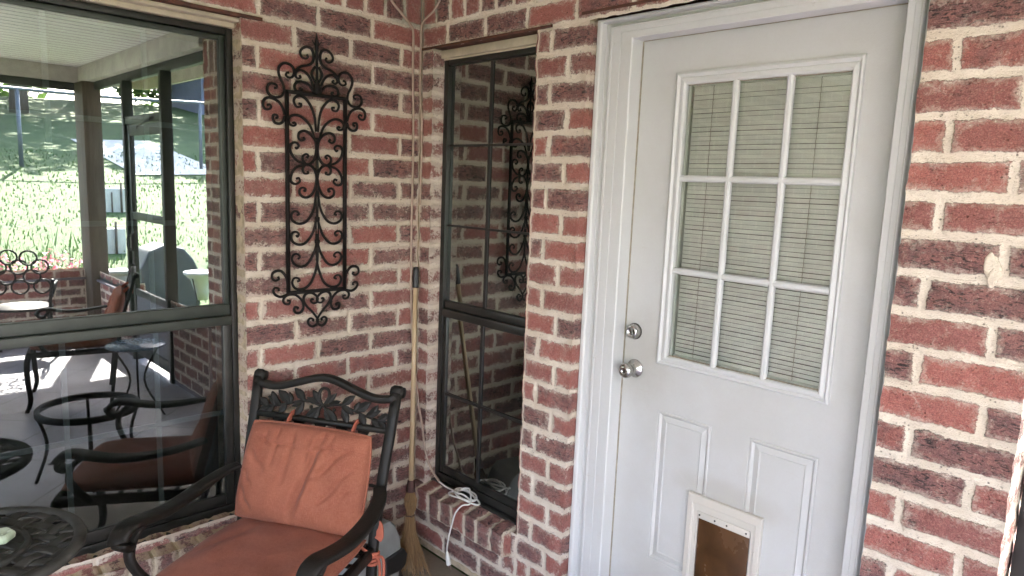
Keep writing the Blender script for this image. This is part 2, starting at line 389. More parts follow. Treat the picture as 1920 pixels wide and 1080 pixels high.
def grass_mat():
    t = NT('lawn_grass'); P = t.coord(); n = t.noise(P, .35, 6, .62); f = t.noise(P, 9, 6, .75); m = t.noise(P, 1.6, 5, .7)
    c = t.mix(t.map(m, .32, .68), (.030, .070, .022), (.075, .12, .036)); c = t.mix(t.map(f, .45, .7, 0, .7), c, (.11, .145, .06))
    c = t.mix(t.map(n, .56, .72, 0, .6), c, (.24, .21, .12))
    return t.pbr(c, .8, 0, t.bump(f, .05, 1), spec=.3)
M['grass'] = grass_mat()
def leaf_mat(name, a, b):
    t = NT(name); at = t.attr('rndc', 'Fac'); c = t.mix(at, a, b)
    p = t.n('ShaderNodeBsdfPrincipled'); t.l(c, p.inputs['Base Color']); p.inputs['Roughness'].default_value = .5
    tl = t.n('ShaderNodeBsdfTranslucent'); t.l(c, tl.inputs[0]); mx = t.n('ShaderNodeMixShader'); mx.inputs[0].default_value = .35
    t.l(p.outputs[0], mx.inputs[1]); t.l(tl.outputs[0], mx.inputs[2]); t.l(mx.outputs[0], t.out.inputs[0]); return t.m
M['leaf'] = leaf_mat('tree_leaves', (.025, .06, .014), (.085, .15, .035))
M['shrubleaf'] = leaf_mat('shrub_leaves', (.05, .085, .035), (.14, .18, .08))
M['blade'] = leaf_mat('grass_blades', (.038, .085, .024), (.080, .135, .04))
M['petal'] = leaf_mat('pink_petals', (.55, .10, .16), (.75, .36, .42))
M['bark'] = wood('tree_bark', (.07, .05, .036), (.13, .10, .075), (8, 8, 2), .9)
M['drive'] = simple('pale_concrete', (.52, .49, .43), .85, 0, .1, 2, .002, 30)
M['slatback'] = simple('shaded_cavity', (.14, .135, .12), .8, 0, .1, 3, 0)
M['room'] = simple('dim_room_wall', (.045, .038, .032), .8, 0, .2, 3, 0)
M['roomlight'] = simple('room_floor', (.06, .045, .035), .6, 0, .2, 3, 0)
M['blueglass'] = simple('blue_mosaic_top', (.10, .16, .22), .25, 0, .5, 60, .001, 120)
M['fence'] = simple('galvanised_fence', (.12, .13, .15), .5, .3, .1, 10, 0)
M['distant'] = simple('blue_grey_siding', (.16, .17, .24), .8, 0, .12, 2, .002, 12)
M['roofm'] = simple('grey_roof_shingle', (.10, .095, .09), .9, 0, .2, 4, .004, 20)

# ------------------------------------------------------------------ brickwork
def vnoise(p, sc, seed=0):
    """smooth value noise, p is Nx3, returns -1..1"""
    q = np.asarray(p)*sc+seed*17.13; i = np.floor(q).astype(np.int64); f = q-i; f = f*f*(3-2*f)
    def h(a, b, c):
        x = (a*73856093) ^ (b*19349663) ^ (c*83492791) ^ (seed*2654435); x = (x ^ (x >> 13))*1274126177 & 0xffffffff
        return ((x ^ (x >> 16)) & 0xffff)/32767.5-1
    r = 0
    for dx in (0, 1):
        for dy in (0, 1):
            for dz in (0, 1):
                wgt = (f[:, 0] if dx else 1-f[:, 0])*(f[:, 1] if dy else 1-f[:, 1])*(f[:, 2] if dz else 1-f[:, 2])
                r = r+wgt*h(i[:, 0]+dx, i[:, 1]+dy, i[:, 2]+dz)
    return r
class Bricks:
    def __init__(s, res=.011, amp=.0026): s.P = []; s.F = []; s.A = [[], [], []]; s.n = 0; s.res = res; s.amp = amp
    def cell(s, O, U, V, N, cu, br, dark, rnd, smear, tone=0.0, e0=False, e1=False):
        u0, u1, v0, v1 = cu; O, U, V, N = map(np.array, (O, U, V, N))
        nu = max(1, int(round((u1-u0)/s.res))); nv = max(1, int(round((v1-v0)/s.res)))
        uu, vv = np.meshgrid(np.linspace(u0, u1, nu+1), np.linspace(v0, v1, nv+1)); uu = uu.ravel(); vv = vv.ravel()
        lx = uu-(br[0]+br[1])/2; ly = vv-(br[2]+br[3])/2; hx = (br[1]-br[0])/2; hy = (br[3]-br[2])/2
        d = np.minimum(hx-abs(lx), hy-abs(ly))
        P = O+uu[:, None]*U+vv[:, None]*V
        m = np.clip((d+.003)/.006, 0, 1)
        edge = np.ones_like(uu)
        if e0: edge *= np.clip((uu-u0)/.02, 0, 1)
        if e1: edge *= np.clip((u1-uu)/.02, 0, 1)
        hgt = (-.004*(1-m)+.0022*vnoise(P, 20, 3)+(rnd-.5)*.004*m)*edge*(s.amp/.0026)
        D = np.stack([vnoise(P, 26, k)+.7*vnoise(P, 60, k+7) for k in (0, 1, 2)], 1)*s.amp
        P = P+D+hgt[:, None]*N
        k = nu+1; a = (np.arange(nv)[:, None]*k+np.arange(nu)).ravel()+s.n
        q = np.stack([a, a+1, a+1+k, a+k], 1)
        if np.dot(np.cross(U, V), N) < 0: q = q[:, ::-1]
        s.P.append(P); s.F.append(q); c = len(uu); s.n += c
        s.A[0].append(np.stack([lx, ly, np.zeros(c)], 1)); s.A[1].append(np.tile([hx, hy, dark], (c, 1))); s.A[2].append(np.tile([rnd, smear, tone], (c, 1)))
    def build(s, name, parent, mat=None):
        P = np.concatenate(s.P).astype(np.float32); F = np.concatenate(s.F).astype(np.int32)
        me = bpy.data.meshes.new(name); me.vertices.add(len(P)); me.vertices.foreach_set('co', P.ravel())
        me.loops.add(F.size); me.loops.foreach_set('vertex_index', F.ravel())
        me.polygons.add(len(F)); me.polygons.foreach_set('loop_start', np.arange(0, F.size, 4, dtype=np.int32)); me.polygons.foreach_set('loop_total', np.full(len(F), 4, np.int32))
        me.polygons.foreach_set('use_smooth', np.ones(len(F), bool))
        for nm, arr in zip(('loc', 'dat', 'dat2'), s.A):
            a = me.attributes.new(nm, 'FLOAT_VECTOR', 'POINT'); a.data.foreach_set('vector', np.concatenate(arr).astype(np.float32).ravel())
        me.materials.append(mat or M['brick']); me.update(calc_edges=True); me.validate()
        o = bpy.data.objects.new(name, me); COL.objects.link(o); o.parent = parent; return o

PZ, Z0 = .0927, 2.260
J = lambda k: Z0-PZ*k
HB, HH = .0103, .0085                      # half thickness of bed and head joints
rg = random.Random(11)
def hsh(*a): return random.Random(str(a)).random()
def course(B, O, U, N, row, segs, joints, flags=None, smear=.2, tone=0.0, key='', zt=None, zb=None, HB=.0106, HH=.0088):
    """one course of bricks: segs = [(u0,u1,wrap0,wrap1)], joints = ascending positions of head joints"""
    zt = J(row-1) if zt is None else zt; zb = J(row) if zb is None else zb
    for (s0, s1, w0, w1) in segs:
        js = [j+(hsh(key, row, i, 'j')-.5)*.010 for i, j in enumerate(joints) if s0+.02 < j < s1-.02]
        ed = [s0]+js+[s1]
        for a, b in zip(ed[:-1], ed[1:]):
            i = sum(1 for j in joints if j < (a+b)/2)
            b0 = a+HH if a > s0 or not w0 else a-.12
            b1 = b-HH if b < s1 or not w1 else b+.12
            dk = flags[i] if flags and i < len(flags) else (1.0 if hsh(key, row, i, 'd') < .42 else .3*hsh(key, row, i, 'e'))
            c0 = zb+HB+(hsh(key, row, i, 1)-.5)*.004; c1 = zt-HB+(hsh(key, row, i, 2)-.5)*.004
            sm = smear*(0.6+.8*hsh(key, row, i, 3))
            B.cell(O, U, (0,0,1), N, (a, b, zb, zt), (b0, b1, c0, c1), dk, hsh(key, row, i, 4), sm, tone, e0=w0 and a == s0, e1=w1 and b == s1)

house = empty('brick_house', (0, 0, 0))
tag(house, 'red brick house corner with cream mortar, a white door and two dark framed windows', 'house')

FA = {0:[0,1,1,0],1:[0,1,1,0],2:[.9,.9,.1,1],3:[.7,1,.9,.6],4:[.1,0,.1,1],5:[1,0,.35,.05],6:[1,0,.9,0],7:[1,1,0,0],8:[.8,1,1,.6],9:[1,.1,.2,1],
      10:[.7,.1,.8,.7],11:[.2,.3,.2,.9],12:[.3,.8,.1,0],13:[.1,.9,1,.8],14:[1,1,.1,0],15:[.9,.4,.3,.4],16:[.3,.4,.5,.4],17:[.7,.6,.5,.4],18:[.9,.9,.2,.6],
      19:[.2,1,.9,.3],20:[1,.6,.2,.8],21:[.9,1,.4,.2],22:[.9,.9,.9,.2],23:[.8,.8,.5,.5],24:[.8,.8,.5,.5]}
WS, WE = .788, 2.07                        # left window opening along -y
def jA(row): return [.108+.2415*i for i in range(30)] if row % 2 else [.2470+.2415*i for i in range(30)]
BA = Bricks()
for r in range(0, 25):
    zt, zb = J(r-1), J(r)
    sm = .20 if r < 7 else (.50 if r < 17 else .40)
    if 0 < r <= 20: segs = [(0, WS, False, True)]
    else: segs = [(0, WE+.1, False, False)]
    course(BA, (0,0,0), (0,-1,0), (1,0,0), r, segs, jA(r), FA.get(r), sm, 0.1, 'A')
def soldiers(B, O, U, N, u0, u1, zb, zt, smear, key):
    n = int(round((u1-u0)/.0935)); w_ = (u1-u0)/n
    for i in range(n):
        a, b = u0+i*w_, u0+(i+1)*w_
        B.cell(O, U, (0,0,1), N, (a, b, zb, zt), (a+HH, b-HH, zb+HB, zt-HB), 1.0 if hsh(key, i) < .3 else .1, hsh(key, i, 2), smear)
soldiers(BA, (0,0,0), (0,-1,0), (1,0,0), 0, WE+.1, J(-1), J(-1)+.235, .25, 'sA')
for r in range(1, 21):                      # window reveal facing -y
    dk = (FA.get(r) or [.5])[-1]
    BA.cell((0,-WS,0), (-1,0,0), (0,0,1), (0,-1,0), (0, .10, J(r), J(r-1)), (-.1, .2, J(r)+HB, J(r-1)-HB), dk, hsh('A', r, 3, 4), 1.1, .3, e0=True)
BA.build('brick_wall', house)
# remaining length of the same wall, out of the picture, coarser
BA2 = Bricks(.06, .001)
for r in range(-3, 25): course(BA2, (0,0,0), (0,-1,0), (1,0,0), r, [(WE if 0 < r <= 20 else WE+.1, 7.0, False, False)], jA(r), None, .3, 0, 'A2')
BA2.build('brick_wall', house)

# wall with the door
XW0, XW1, XD0, XD1, XE = .082, .687, .926, 1.954, 2.242
FP = {1:[.1,.7],2:[.3,.5],3:[1,.7],4:[1,.5],5:[0,.7],6:[.9,.4],7:[.5,1],8:[0,.1],9:[.8,.2],10:[.1,.2],11:[.4,.1],12:[.1,1],13:[.8,0],14:[0,.1],15:[.1,.6],16:[.8,.2],
      17:[.9,.7],18:[0,.3],19:[.3,.6],20:[.2,.3],21:[.6,.5],22:[.7,.3],23:[.3,.3],24:[.5,.6]}
FR = {1:[.4,.2],2:[1,1],3:[0,.35],4:[.3,.3],5:[.2,.25],6:[.2,.8],7:[.1,.2],8:[.95,.6],9:[.9,.95],10:[.1,.9],11:[.8,.1],12:[.1,.8],13:[.5,.95],14:[.95,.45],15:[.3,.2],16:[.2,.3],
      17:[.8,.2],18:[.3,.9]}
BB = Bricks()
OB, UB, NB = (0,0,0), (1,0,0), (0,-1,0)
for r in range(0, 25):
    if r == 0:
        course(BB, OB, UB, NB, 0, [(0, XE, False, True)], [.171,.404,.632,.869,1.11,1.35,1.59,1.83,2.07], [0,1,1,0,.5,.2,.8,.1,.6,.2], .15, 0, 'B'); continue
    course(BB, OB, UB, NB, r, [(0, XW0, False, True)] if r <= 21 else [(0, XW1, False, False)], [] if r <= 21 else ([.12+.2415*i for i in range(3)] if r % 2 else [.235+.2415*i for i in range(2)]), [hsh('bl', r)*.9, .8, .9, .6], .45, 0, 'Bl')
    course(BB, OB, UB, NB, r, [(XW1, XD0, False, r < 23)], [.763] if r % 2 else [.845], FP.get(r), .27 if r < 14 else .33, 0, 'P', HB=.0120, HH=.0100)
    BB.res = .006; course(BB, (0,0,.008), UB, NB, r, [(XD1, XE, True, True)], [2.024] if r % 2 else [2.165], FR.get(r), .17, 0, 'R', HB=.0116, HH=.0098); BB.res = .011
    if r >= 23: course(BB, OB, UB, NB, r, [(XD0, XD1, False, False)], [XD0+.1+.24*i for i in range(5)], None, .3, 0, 'D')
    z = (0,0,1)
    dk = hsh('bl', r)*.9
    if r <= 21: BB.cell((XW0,0,0), (0,1,0), z, (1,0,0), (0, .09, J(r), J(r-1)), (-.1, .2, J(r)+HB, J(r-1)-HB), dk, hsh('Bl', r, 0, 4), 1.0, 0, e0=True)
    if r <= 21: BB.cell((XW1,0,0), (0,1,0), z, (-1,0,0), (0, .09, J(r), J(r-1)), (-.1, .2, J(r)+HB, J(r-1)-HB), FP[r][0], hsh('P', r, 0, 4), .3, 0, e0=False)
    dk = FP.get(r, [0,.5])[1]
    BB.cell((XD0,0,0), (0,1,0), z, (1,0,0), (0, .12, J(r), J(r-1)), (-.1, .2, J(r)+HB, J(r-1)-HB), dk, hsh('P', r, 1, 4), .40, 0, e0=True)
    BB.cell((XD1,0,.008), (0,1,0), z, (-1,0,0), (0, .12, J(r), J(r-1)), (-.1, .2, J(r)+HB, J(r-1)-HB), FR.get(r, [.3,.3])[0], hsh('R', r, 0, 4), .2, 0, e0=True)
for r in range(-3, 25):
    dk = FR.get(r, [.3,.3])[1]
    BB.cell((XE,0,.008), (0,1,0), (0,0,1), (1,0,0), (0, .145, J(r), J(r-1)), (-.1, .2, J(r)+HB, J(r-1)-HB), dk, hsh('R', r, 1, 4), .92, 0, e0=True)
soldiers(BB, OB, UB, NB, 0, XE, J(-1), J(-1)+.235, .2, 'sB')
BB.build('brick_wall', house)
B3 = Bricks(.06, .001)
for r in range(-3, 25): course(B3, (XE-.002,.145,0), (0,1,0), (1,0,0), r, [(0, 3.3, False, False)], jA(r), None, .3, 0, 'B3')
B3.build('brick_wall', house)

# lumps of smeared mortar
def blob(mb, c, r, n=10, seed=0):
    bm = bmesh.new(); bmesh.ops.create_icosphere(bm, subdivisions=3, radius=1)
    for v in bm.verts:
        k = vnoise(np.array([[*(v.co*1.7)]]), 1.0, seed)[0]; v.co = Vector((c[0]+v.co.x*r[0]*(1+.35*k), c[1]+v.co.y*r[1]*(1+.3*k), c[2]+v.co.z*r[2]*(1+.35*k)))
    mb.bm(bm, True)
m = MB(); blob(m, (2.146, .000, 1.560), (.012, .0035, .028), seed=3); blob(m, (2.151, .000, 1.535), (.011, .004, .024), seed=5); blob(m, (2.158, .000, 1.552), (.010, .003, .020), seed=6)
m.build('mortar_smear', M['lump'], house)

# inside of the rooms behind the windows (dark), so the glass has something behind it
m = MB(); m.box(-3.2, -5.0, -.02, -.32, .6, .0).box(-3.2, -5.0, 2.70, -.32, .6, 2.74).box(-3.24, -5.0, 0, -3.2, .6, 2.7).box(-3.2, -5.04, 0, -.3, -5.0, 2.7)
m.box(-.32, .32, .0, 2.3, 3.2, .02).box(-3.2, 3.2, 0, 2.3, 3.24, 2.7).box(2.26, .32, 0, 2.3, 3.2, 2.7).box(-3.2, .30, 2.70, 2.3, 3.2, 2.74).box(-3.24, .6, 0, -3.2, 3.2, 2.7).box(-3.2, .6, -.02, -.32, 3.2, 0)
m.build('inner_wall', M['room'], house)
# solid backs of the brick leaves: keep daylight out of the rooms
m = MB()
m.box(-.30, -WS+.001, 0, -.012, .30, 2.9).box(-.30, -7, 0, -.012, -WE-.001, 2.9).box(-.30, -WE, 2.275, -.012, -WS, 2.9).box(-.30, -WE, 0, -.012, -WS, .35)
m.box(-.011, .012, 0, XW0-.012, .30, 2.9).box(XW1+.012, .012, 0, XD0-.012, .30, 2.9).box(XD1+.012, .012, 0, XE-.012, .30, 2.9)
m.box(XW0-.011, .012, 2.285, XW1+.011, .30, 2.9).box(XD0-.011, .012, 2.29, XD1+.011, .30, 2.9).box(XW0-.011, .012, 0, XW1+.011, .30, .30).box(XD0-.011, .012, 0, XD1+.011, .30, .148)
m.box(XE-.10, .02, 0, XE-.012, 3.4, 2.9)
m.build('wall_core', M['caulk'], house)

# ------------------------------------------------------------------ windows
def lathe_dummy(): pass
wA = empty('window'); wA.parent = house; tag(wA, 'large dark framed sash window in the left wall reflecting the porch and lawn')
gx = -.10
m = MB()                                     # fixed outer frame
yR, yL, zB, zT = -WS-.002, -WE+.01, .385, 2.215
m.box(-.125, yR, zB, -.072, yR-.022, zT, .002).box(-.125, yL, zB, -.072, yL+.022, zT, .002)
m.box(-.124, yR-.022, zT-.022, -.073, yL+.022, zT-.001, .002).box(-.124, yR-.022, zB+.001, -.071, yL+.022, zB+.034, .002)
m.box(-.10, yR, zB-.016, -.050, yL, zB-.001, .002)
m.build('frame', M['bronze'], wA)
m = MB()                                     # upper sash: thin edges and the meeting rail
m.box(-.112, yR-.024, 1.172, -.084, yL+.024, 1.214, .003).box(-.098, yR-.024, 1.138, -.066, yL+.024, 1.171, .003)
m.box(-.110, yR-.023, 1.214, -.090, yR-.043, zT-.024, .002).box(-.110, yL+.023, 1.214, -.090, yL+.043, zT-.024, .002).box(-.110, yR-.043, zT-.042, -.090, yL+.043, zT-.024, .002)
m.build('meeting_rail', M['greenframe'], wA)
m = MB()
m.box(-.094, yR-.024, zB+.036, -.074, yR-.056, 1.137, .003).box(-.094, yL+.024, zB+.036, -.074, yL+.056, 1.137, .003).box(-.094, yR-.057, zB+.036, -.0745, yL+.057, zB+.080, .003)
m.build('lower_sash', M['bronze'], wA)
m = MB(); m.box(-.1035, yR-.043, 1.214, -.0995, yL+.043, zT-.042); m.build('pane', M['glassA'], wA)
m = MB(); m.box(-.0885, yR-.056, zB+.080, -.0845, yL+.056, 1.138); m.build('pane', M['glassL'], wA)
m = MB()
for y in (-1.075, -1.36, -1.645, -1.93): m.box(-.116, y-.008, 1.214, -.109, y+.008, zT-.04)
for z in (1.52, 1.86): m.box(-.1165, yR-.04, z-.009, -.1085, yL+.04, z+.009)
for y in (-1.075, -1.36, -1.645, -1.93): m.box(-.104, y-.0085, zB+.07, -.097, y+.0085, 1.14)
m.box(-.1045, yR-.05, .781, -.0965, yL+.05, .799)
m.build('grille', M['grille'], wA)
m = MB(); m.box(-.085, yR+.001, zT+.001, -.052, yL, zT+.030, .002).box(-.093, yR, zT-.004, -.086, yL, zT+.02); m.build('head_trim', M['cream'], wA, 0)
m = MB(); m.box(-.09, -WS+.075, 2.2462, .004, -WE-.1, 2.2522).box(.0035, -WS+.075, 2.2465, .0075, -WE-.1, 2.2580)
m.build('lintel', M['rust'], wA)
m = MB(); m.box(-.088, yR+.001, 2.232, -.014, yL, 2.2455, .002); m.build('soffit_trim', M['cream'], wA)
# sloping brick sill
def sill(B, O, U, D, u0, u1, depth, back, front, zt0, zt1, h, smear, tone, key, N):
    """bricks on edge: O origin, U along the wall, D outwards"""
    n = int(round((u1-u0)/.0785)); w_ = (u1-u0)/n; O, U, D = map(np.array, (O, U, D))
    run = front-back; L = math.hypot(run, zt0-zt1); V = (D*run+np.array([0,0,zt1-zt0]))/L
    NV = D*(zt0-zt1)/L+np.array([0,0,run])/L
    for i in range(n):
        a, b = u0+i*w_, u0+(i+1)*w_; rn = hsh(key, i); dk = .9 if hsh(key, i, 5) < .5 else .2
        B.cell(O+D*back+np.array([0,0,zt0]), U, V, NV, (a, b, 0, L), (a+HH, b-HH, -.1, L+.1), dk, rn, smear, tone, e0=False)
        B.cell(O+D*front+np.array([0,0,zt1-h]), U, (0,0,1), D, (a, b, 0, h), (a+HH, b-HH, .004, h+.1), dk, rn, smear*.75, tone*.5)
    for uu, s_ in ((u0, -1), (u1, 1)):
        B.cell(O+U*uu+D*back+np.array([0,0,zt1-h]), D, (0,0,1), U*s_, (0, run, 0, h+.5*(zt0-zt1)), (0, run, .004, h), .3, .3, smear*1.5, tone)
BS = Bricks(.009, .003)
sill(BS, (0,0,0), (0,-1,0), (1,0,0), WS-.03, WE+.02, 0, -.075, .050, .392, .366, .115, .95, .85, 'sa', None)
BS.build('sill', wA)

wB = empty('window'); wB.parent = house; tag(wB, 'tall narrow dark framed sash window between the corner and the door')
m = MB(); x0, x1 = XW0+.004, XW1-.004; yb = .07; zb, zt = .338, 2.222
m.box(x0, yb-.012, zb, x0+.028, yb+.04, zt, .002).box(x1-.028, yb-.012, zb, x1, yb+.04, zt, .002).box(x0+.028, yb-.011, zt-.026, x1-.028, yb+.04, zt-.001, .002).box(x0+.028, yb-.014, zb+.001, x1-.028, yb+.04, zb+.035, .002)
m.box(x0, yb-.035, zb-.014, x1, yb+.02, zb-.001, .002)
m.build('frame', M['bronze'], wB)
m = MB(); m.box(x0+.030, yb-.004, 1.145, x1-.030, yb+.024, 1.180, .003).box(x0+.03, yb-.016, 1.108, x1-.03, yb+.016, 1.144, .003)
m.build('meeting_rail', M['bronze'], wB)
m = MB(); m.box(x0+.030, yb-.008, zb+.037, x0+.052, yb+.012, 1.107, .002).box(x1-.052, yb-.008, zb+.037, x1-.03, yb+.012, 1.107, .002).box(x0+.052, yb-.007, zb+.037, x1-.052, yb+.012, zb+.068, .002)
m.build('lower_sash', M['bronze'], wB)
m = MB(); m.box(x0+.030, yb+.008, 1.180, x1-.03, yb+.012, zt-.027); m.build('pane', M['glassB'], wB)
m = MB(); m.box(x0+.052, yb+.001, zb+.068, x1-.052, yb+.005, 1.108); m.build('pane', M['glassB'], wB)
m = MB(); xm = .372
m.box(xm-.007, yb+.0015, 1.18, xm+.007, yb+.0072, zt-.03).box(xm-.007, yb-.0060, zb+.06, xm+.007, yb+.0003, 1.11)
for z in (1.515, 1.86): m.box(x0+.03, yb+.0012, z-.0045, x1-.03, yb+.0075, z+.0045)
m.box(x0+.05, yb-.0063, .745, x1-.05, yb+.0005, .757)
m.build('grille', M['grille_dark'], wB)
m = MB(); m.box(x0-.002, yb-.03, zt+.001, x1+.002, yb+.01, zt+.034, .002).box(x0-.002, yb-.014, zt-.006, x1+.002, yb-.0125, zt+.001); m.build('head_trim', M['cream'], wB)
m = MB(); m.box(XW0-.075, -.006, 2.2565, XW1+.075, -.0015, 2.2665).box(XW0-.002, -.001, 2.2585, XW1+.002, .09, 2.2645); m.build('lintel', M['rust'], wB)
BS = Bricks(.009, .0035)
sill(BS, (0,0,0), (1,0,0), (0,-1,0), .004, .660, 0, -.085, .045, .338, .312, .100, .42, .35, 'sbb', None)
BS.build('sill', wB)

# ------------------------------------------------------------------ door in its recess
YD = .109
door = empty('door'); door.parent = house; tag(door, 'white panelled steel door with a nine pane window and a pet flap')
def ring(mb, rect, prof, y=YD, cap=True):
    """mitred moulding round a rectangle; prof = [(inset, depth into the door)]"""
    x0, x1, z0, z1 = rect; vs = []; fs = []
    for t_, d_ in prof: vs += [(x0+t_, y+d_, z0+t_), (x1-t_, y+d_, z0+t_), (x1-t_, y+d_, z1-t_), (x0+t_, y+d_, z1-t_)]
    for i in range(len(prof)-1):
        for k in range(4): fs.append((i*4+k, i*4+(k+1) % 4, (i+1)*4+(k+1) % 4, (i+1)*4+k))
    if cap: n = (len(prof)-1)*4; fs.append((n, n+1, n+2, n+3))
    mb.add(vs, fs)
DX0, DX1, DZ0, DZ1 = 1.080, 1.893, .160, 2.189
INS = (1.218, 1.790, 1.120, 2.077); P1 = (1.232, 1.440, .413, .960); P2 = (1.567, 1.781, .413, .960)
m = MB(); xs = [DX0, INS[0], P1[0], P1[1], P2[0], P2[1], INS[1], DX1]; zs = [DZ0, P1[2], P1[3], INS[2], INS[3], DZ1]
for i in range(len(xs)-1):
    for j in range(len(zs)-1):
        cx, cz = (xs[i]+xs[i+1])/2, (zs[j]+zs[j+1])/2
        if any(r_[0] < cx < r_[1] and r_[2] < cz < r_[3] for r_ in (INS, P1, P2)): continue
        m.add([(xs[i], YD, zs[j]), (xs[i+1], YD, zs[j]), (xs[i+1], YD, zs[j+1]), (xs[i], YD, zs[j+1])], [(0,1,2,3)])
PP = [(0,0),(.003,.0015),(.006,-.0015),(.011,-.0015),(.018,.0065),(.036,.0015),(.040,.0035)]
for r_ in (P1, P2): ring(m, r_, PP)
m.box(DX0, YD+.0441, DZ0, DX0+.02, YD+.0001, DZ1); m.box(DX1-.02, YD+.0441, DZ0, DX1, YD+.0001, DZ1)
m.box(DX0+.02, YD+.0440, DZ0, DX1-.02, YD+.016, INS[2]).box(DX0+.02, YD+.044, INS[3], DX1-.02, YD+.016, DZ1).box(DX0+.02, YD+.044, INS[2], INS[0], YD+.016, INS[3]).box(INS[1], YD+.044, INS[2], DX1-.02, YD+.016, INS[3])
bkm = MB(); bkm.box(INS[0], YD+.0435, INS[2], INS[1], YD+.040, INS[3]); bkm.build('shade_backing', M['slatback'], door)  # dark sheet added behind the slats so their gaps look shaded
m.build('door_leaf', M['door'], door, recalc=False)
m = MB(); G = (1.259, 1.760, 1.153, 2.037)
# insert frame: moulding with an open middle
x0, x1, z0, z1 = INS
def oring(mb, r0, r1, prof):
    n = len(prof); vs = []; fs = []
    for t_, d_ in prof:
        a = [r0[k]+(r1[k]-r0[k])*t_ for k in range(4)]
        vs += [(a[0], YD+d_, a[2]), (a[1], YD+d_, a[2]), (a[1], YD+d_, a[3]), (a[0], YD+d_, a[3])]
    for i in range(n-1):
        for k in range(4): fs.append((i*4+k, i*4+(k+1) % 4, (i+1)*4+(k+1) % 4, (i+1)*4+k))
    mb.add(vs, fs)
oring(m, INS, G, [(-.03,0),(0,-.003),(.03,-.009),(.20,-.013),(.34,-.009),(.42,-.006),(.52,-.010),(.80,-.013),(.96,-.010),(1.0,-.002),(1.0,.012)])
m.build('window_frame', M['white'], door)
for zc in (1.743, 1.442):
    m = MB(); m.prism([(-.011,.002),(.011,.002),(.0095,-.006),(.004,-.0105),(-.004,-.0105),(-.0095,-.006)], lambda u, v, t: (t, YD+v, zc+u), G[0]-.004, G[1]+.004)
    m.build('muntin', M['white'], door)
for xc in (1.426, 1.593):
    m = MB(); m.prism([(-.011,.0025),(.011,.0025),(.0095,-.0065),(.004,-.0110),(-.004,-.0110),(-.0095,-.0065)], lambda u, v, t: (xc+u, YD+v, t), G[2]-.004, G[3]+.004)
    m.build('muntin', M['white'], door)
m = MB(); m.box(G[0]-.006, YD+.0035, G[2]-.006, G[1]+.006, YD+.0065, G[3]+.006); m.build('pane', M['glassD'], door)
m = MB()
for x in (1.3, 1.6):
    pass
zz = G[2]+.012; i = 0
while zz < G[3]:
    sag = .0005*math.sin(i*1.7)+.0005*math.sin(i*.37)
    a = R(106+2*math.sin(i*.9))
    hw = .0066; dy, dz = hw*math.cos(a), hw*math.sin(a)
    n_ = 14; vs = []; fs = []
    for k in range(n_+1):
        x = G[0]+.012+(G[1]-G[0]-.022)*k/n_; sg = sag+.0007*math.sin(x*9+i*.13)
        vs += [(x, YD+.020-dy, zz-dz+sg), (x, YD+.0185, zz+sg), (x, YD+.020+dy, zz+dz+sg)]
    for k in range(n_): b = k*3; fs += [(b, b+3, b+4, b+1), (b+1, b+4, b+5, b+2)]
    m.add(vs, fs, True); zz += .0141; i += 1
m.box(G[0]+.01, YD+.010, G[2]-.004, G[1]-.008, YD+.030, G[2]+.007).box(G[0]+.01, YD+.010, G[3]-.006, G[1]-.008, YD+.030, G[3]+.004)
bl = m.build('blind', M['blind'], door, recalc=False)
for x in (1.345, 1.675):
    m = MB(); m.tube([(x+.0007*math.sin(k*2.1), YD+.0095, G[2]+.01+k*.00705) for k in range(124)], .0008, 5); m.build('blind_cord', M['gasket'], door)
for a_, b_, c_ in ((G[0]-.001, G[0]+.005, .034), (G[0]+.0065, G[0]+.0085, .014), (G[1]-.006, G[1]+.001, .034)): m = MB(); m.box(a_, YD+.008, G[2], b_, YD+c_, G[3]); m.build('spacer', M['blind'], door)
for a_, b_ in ((G[2]-.0006, G[2]+.0035), (G[3]-.0025, G[3]+.0004)): m = MB(); m.box(G[0]+.003, YD-.002, a_, G[1]-.003, YD+.003, b_); m.build('gasket', M['gasket'], door)
# knob and deadbolt
kx, kz = 1.129, 1.082
m = MB(); m.lathe([(.0, -.0002), (.032,-.0002),(.0325,.003),(.031,.0045),(.020,.012),(.0145,.020),(.0135,.030),(.0165,.036),(.0235,.043),(.0262,.052),(.0258,.060),(.022,.0665),(.014,.0695),(.0085,.070),(.0080,.0685),(0.0001,.0685)], 40, (kx, YD, kz), 'y', False)
knob = m.build('door_knob', M['nickel'], door)
m = MB(); m.box(kx-.0012, YD-.0702, kz-.0050, kx+.0012, YD-.0686, kz+.0050); m.build('keyhole', M['screw'], door)
m = MB(); m.lathe([(.0, -.0002),(.0285,-.0002),(.0288,.003),(.0265,.005)], 36, (1.1185, YD, 1.213), 'y', False); m.build('deadbolt_plate', M['screw'], door)
m = MB(); m.lathe([(.0262,.003),(.0245,.017),(.0225,.0245),(.0175,.0265),(.0150,.0262),(.0145,.0245),(.0001,.0245)], 36, (1.1185, YD, 1.213), 'y', False); m.build('deadbolt', M['nickel'], door)
m = MB(); m.box(1.1173, YD-.0262, 1.205, 1.1197, YD-.0243, 1.216); m.build('keyhole', M['screw'], door)
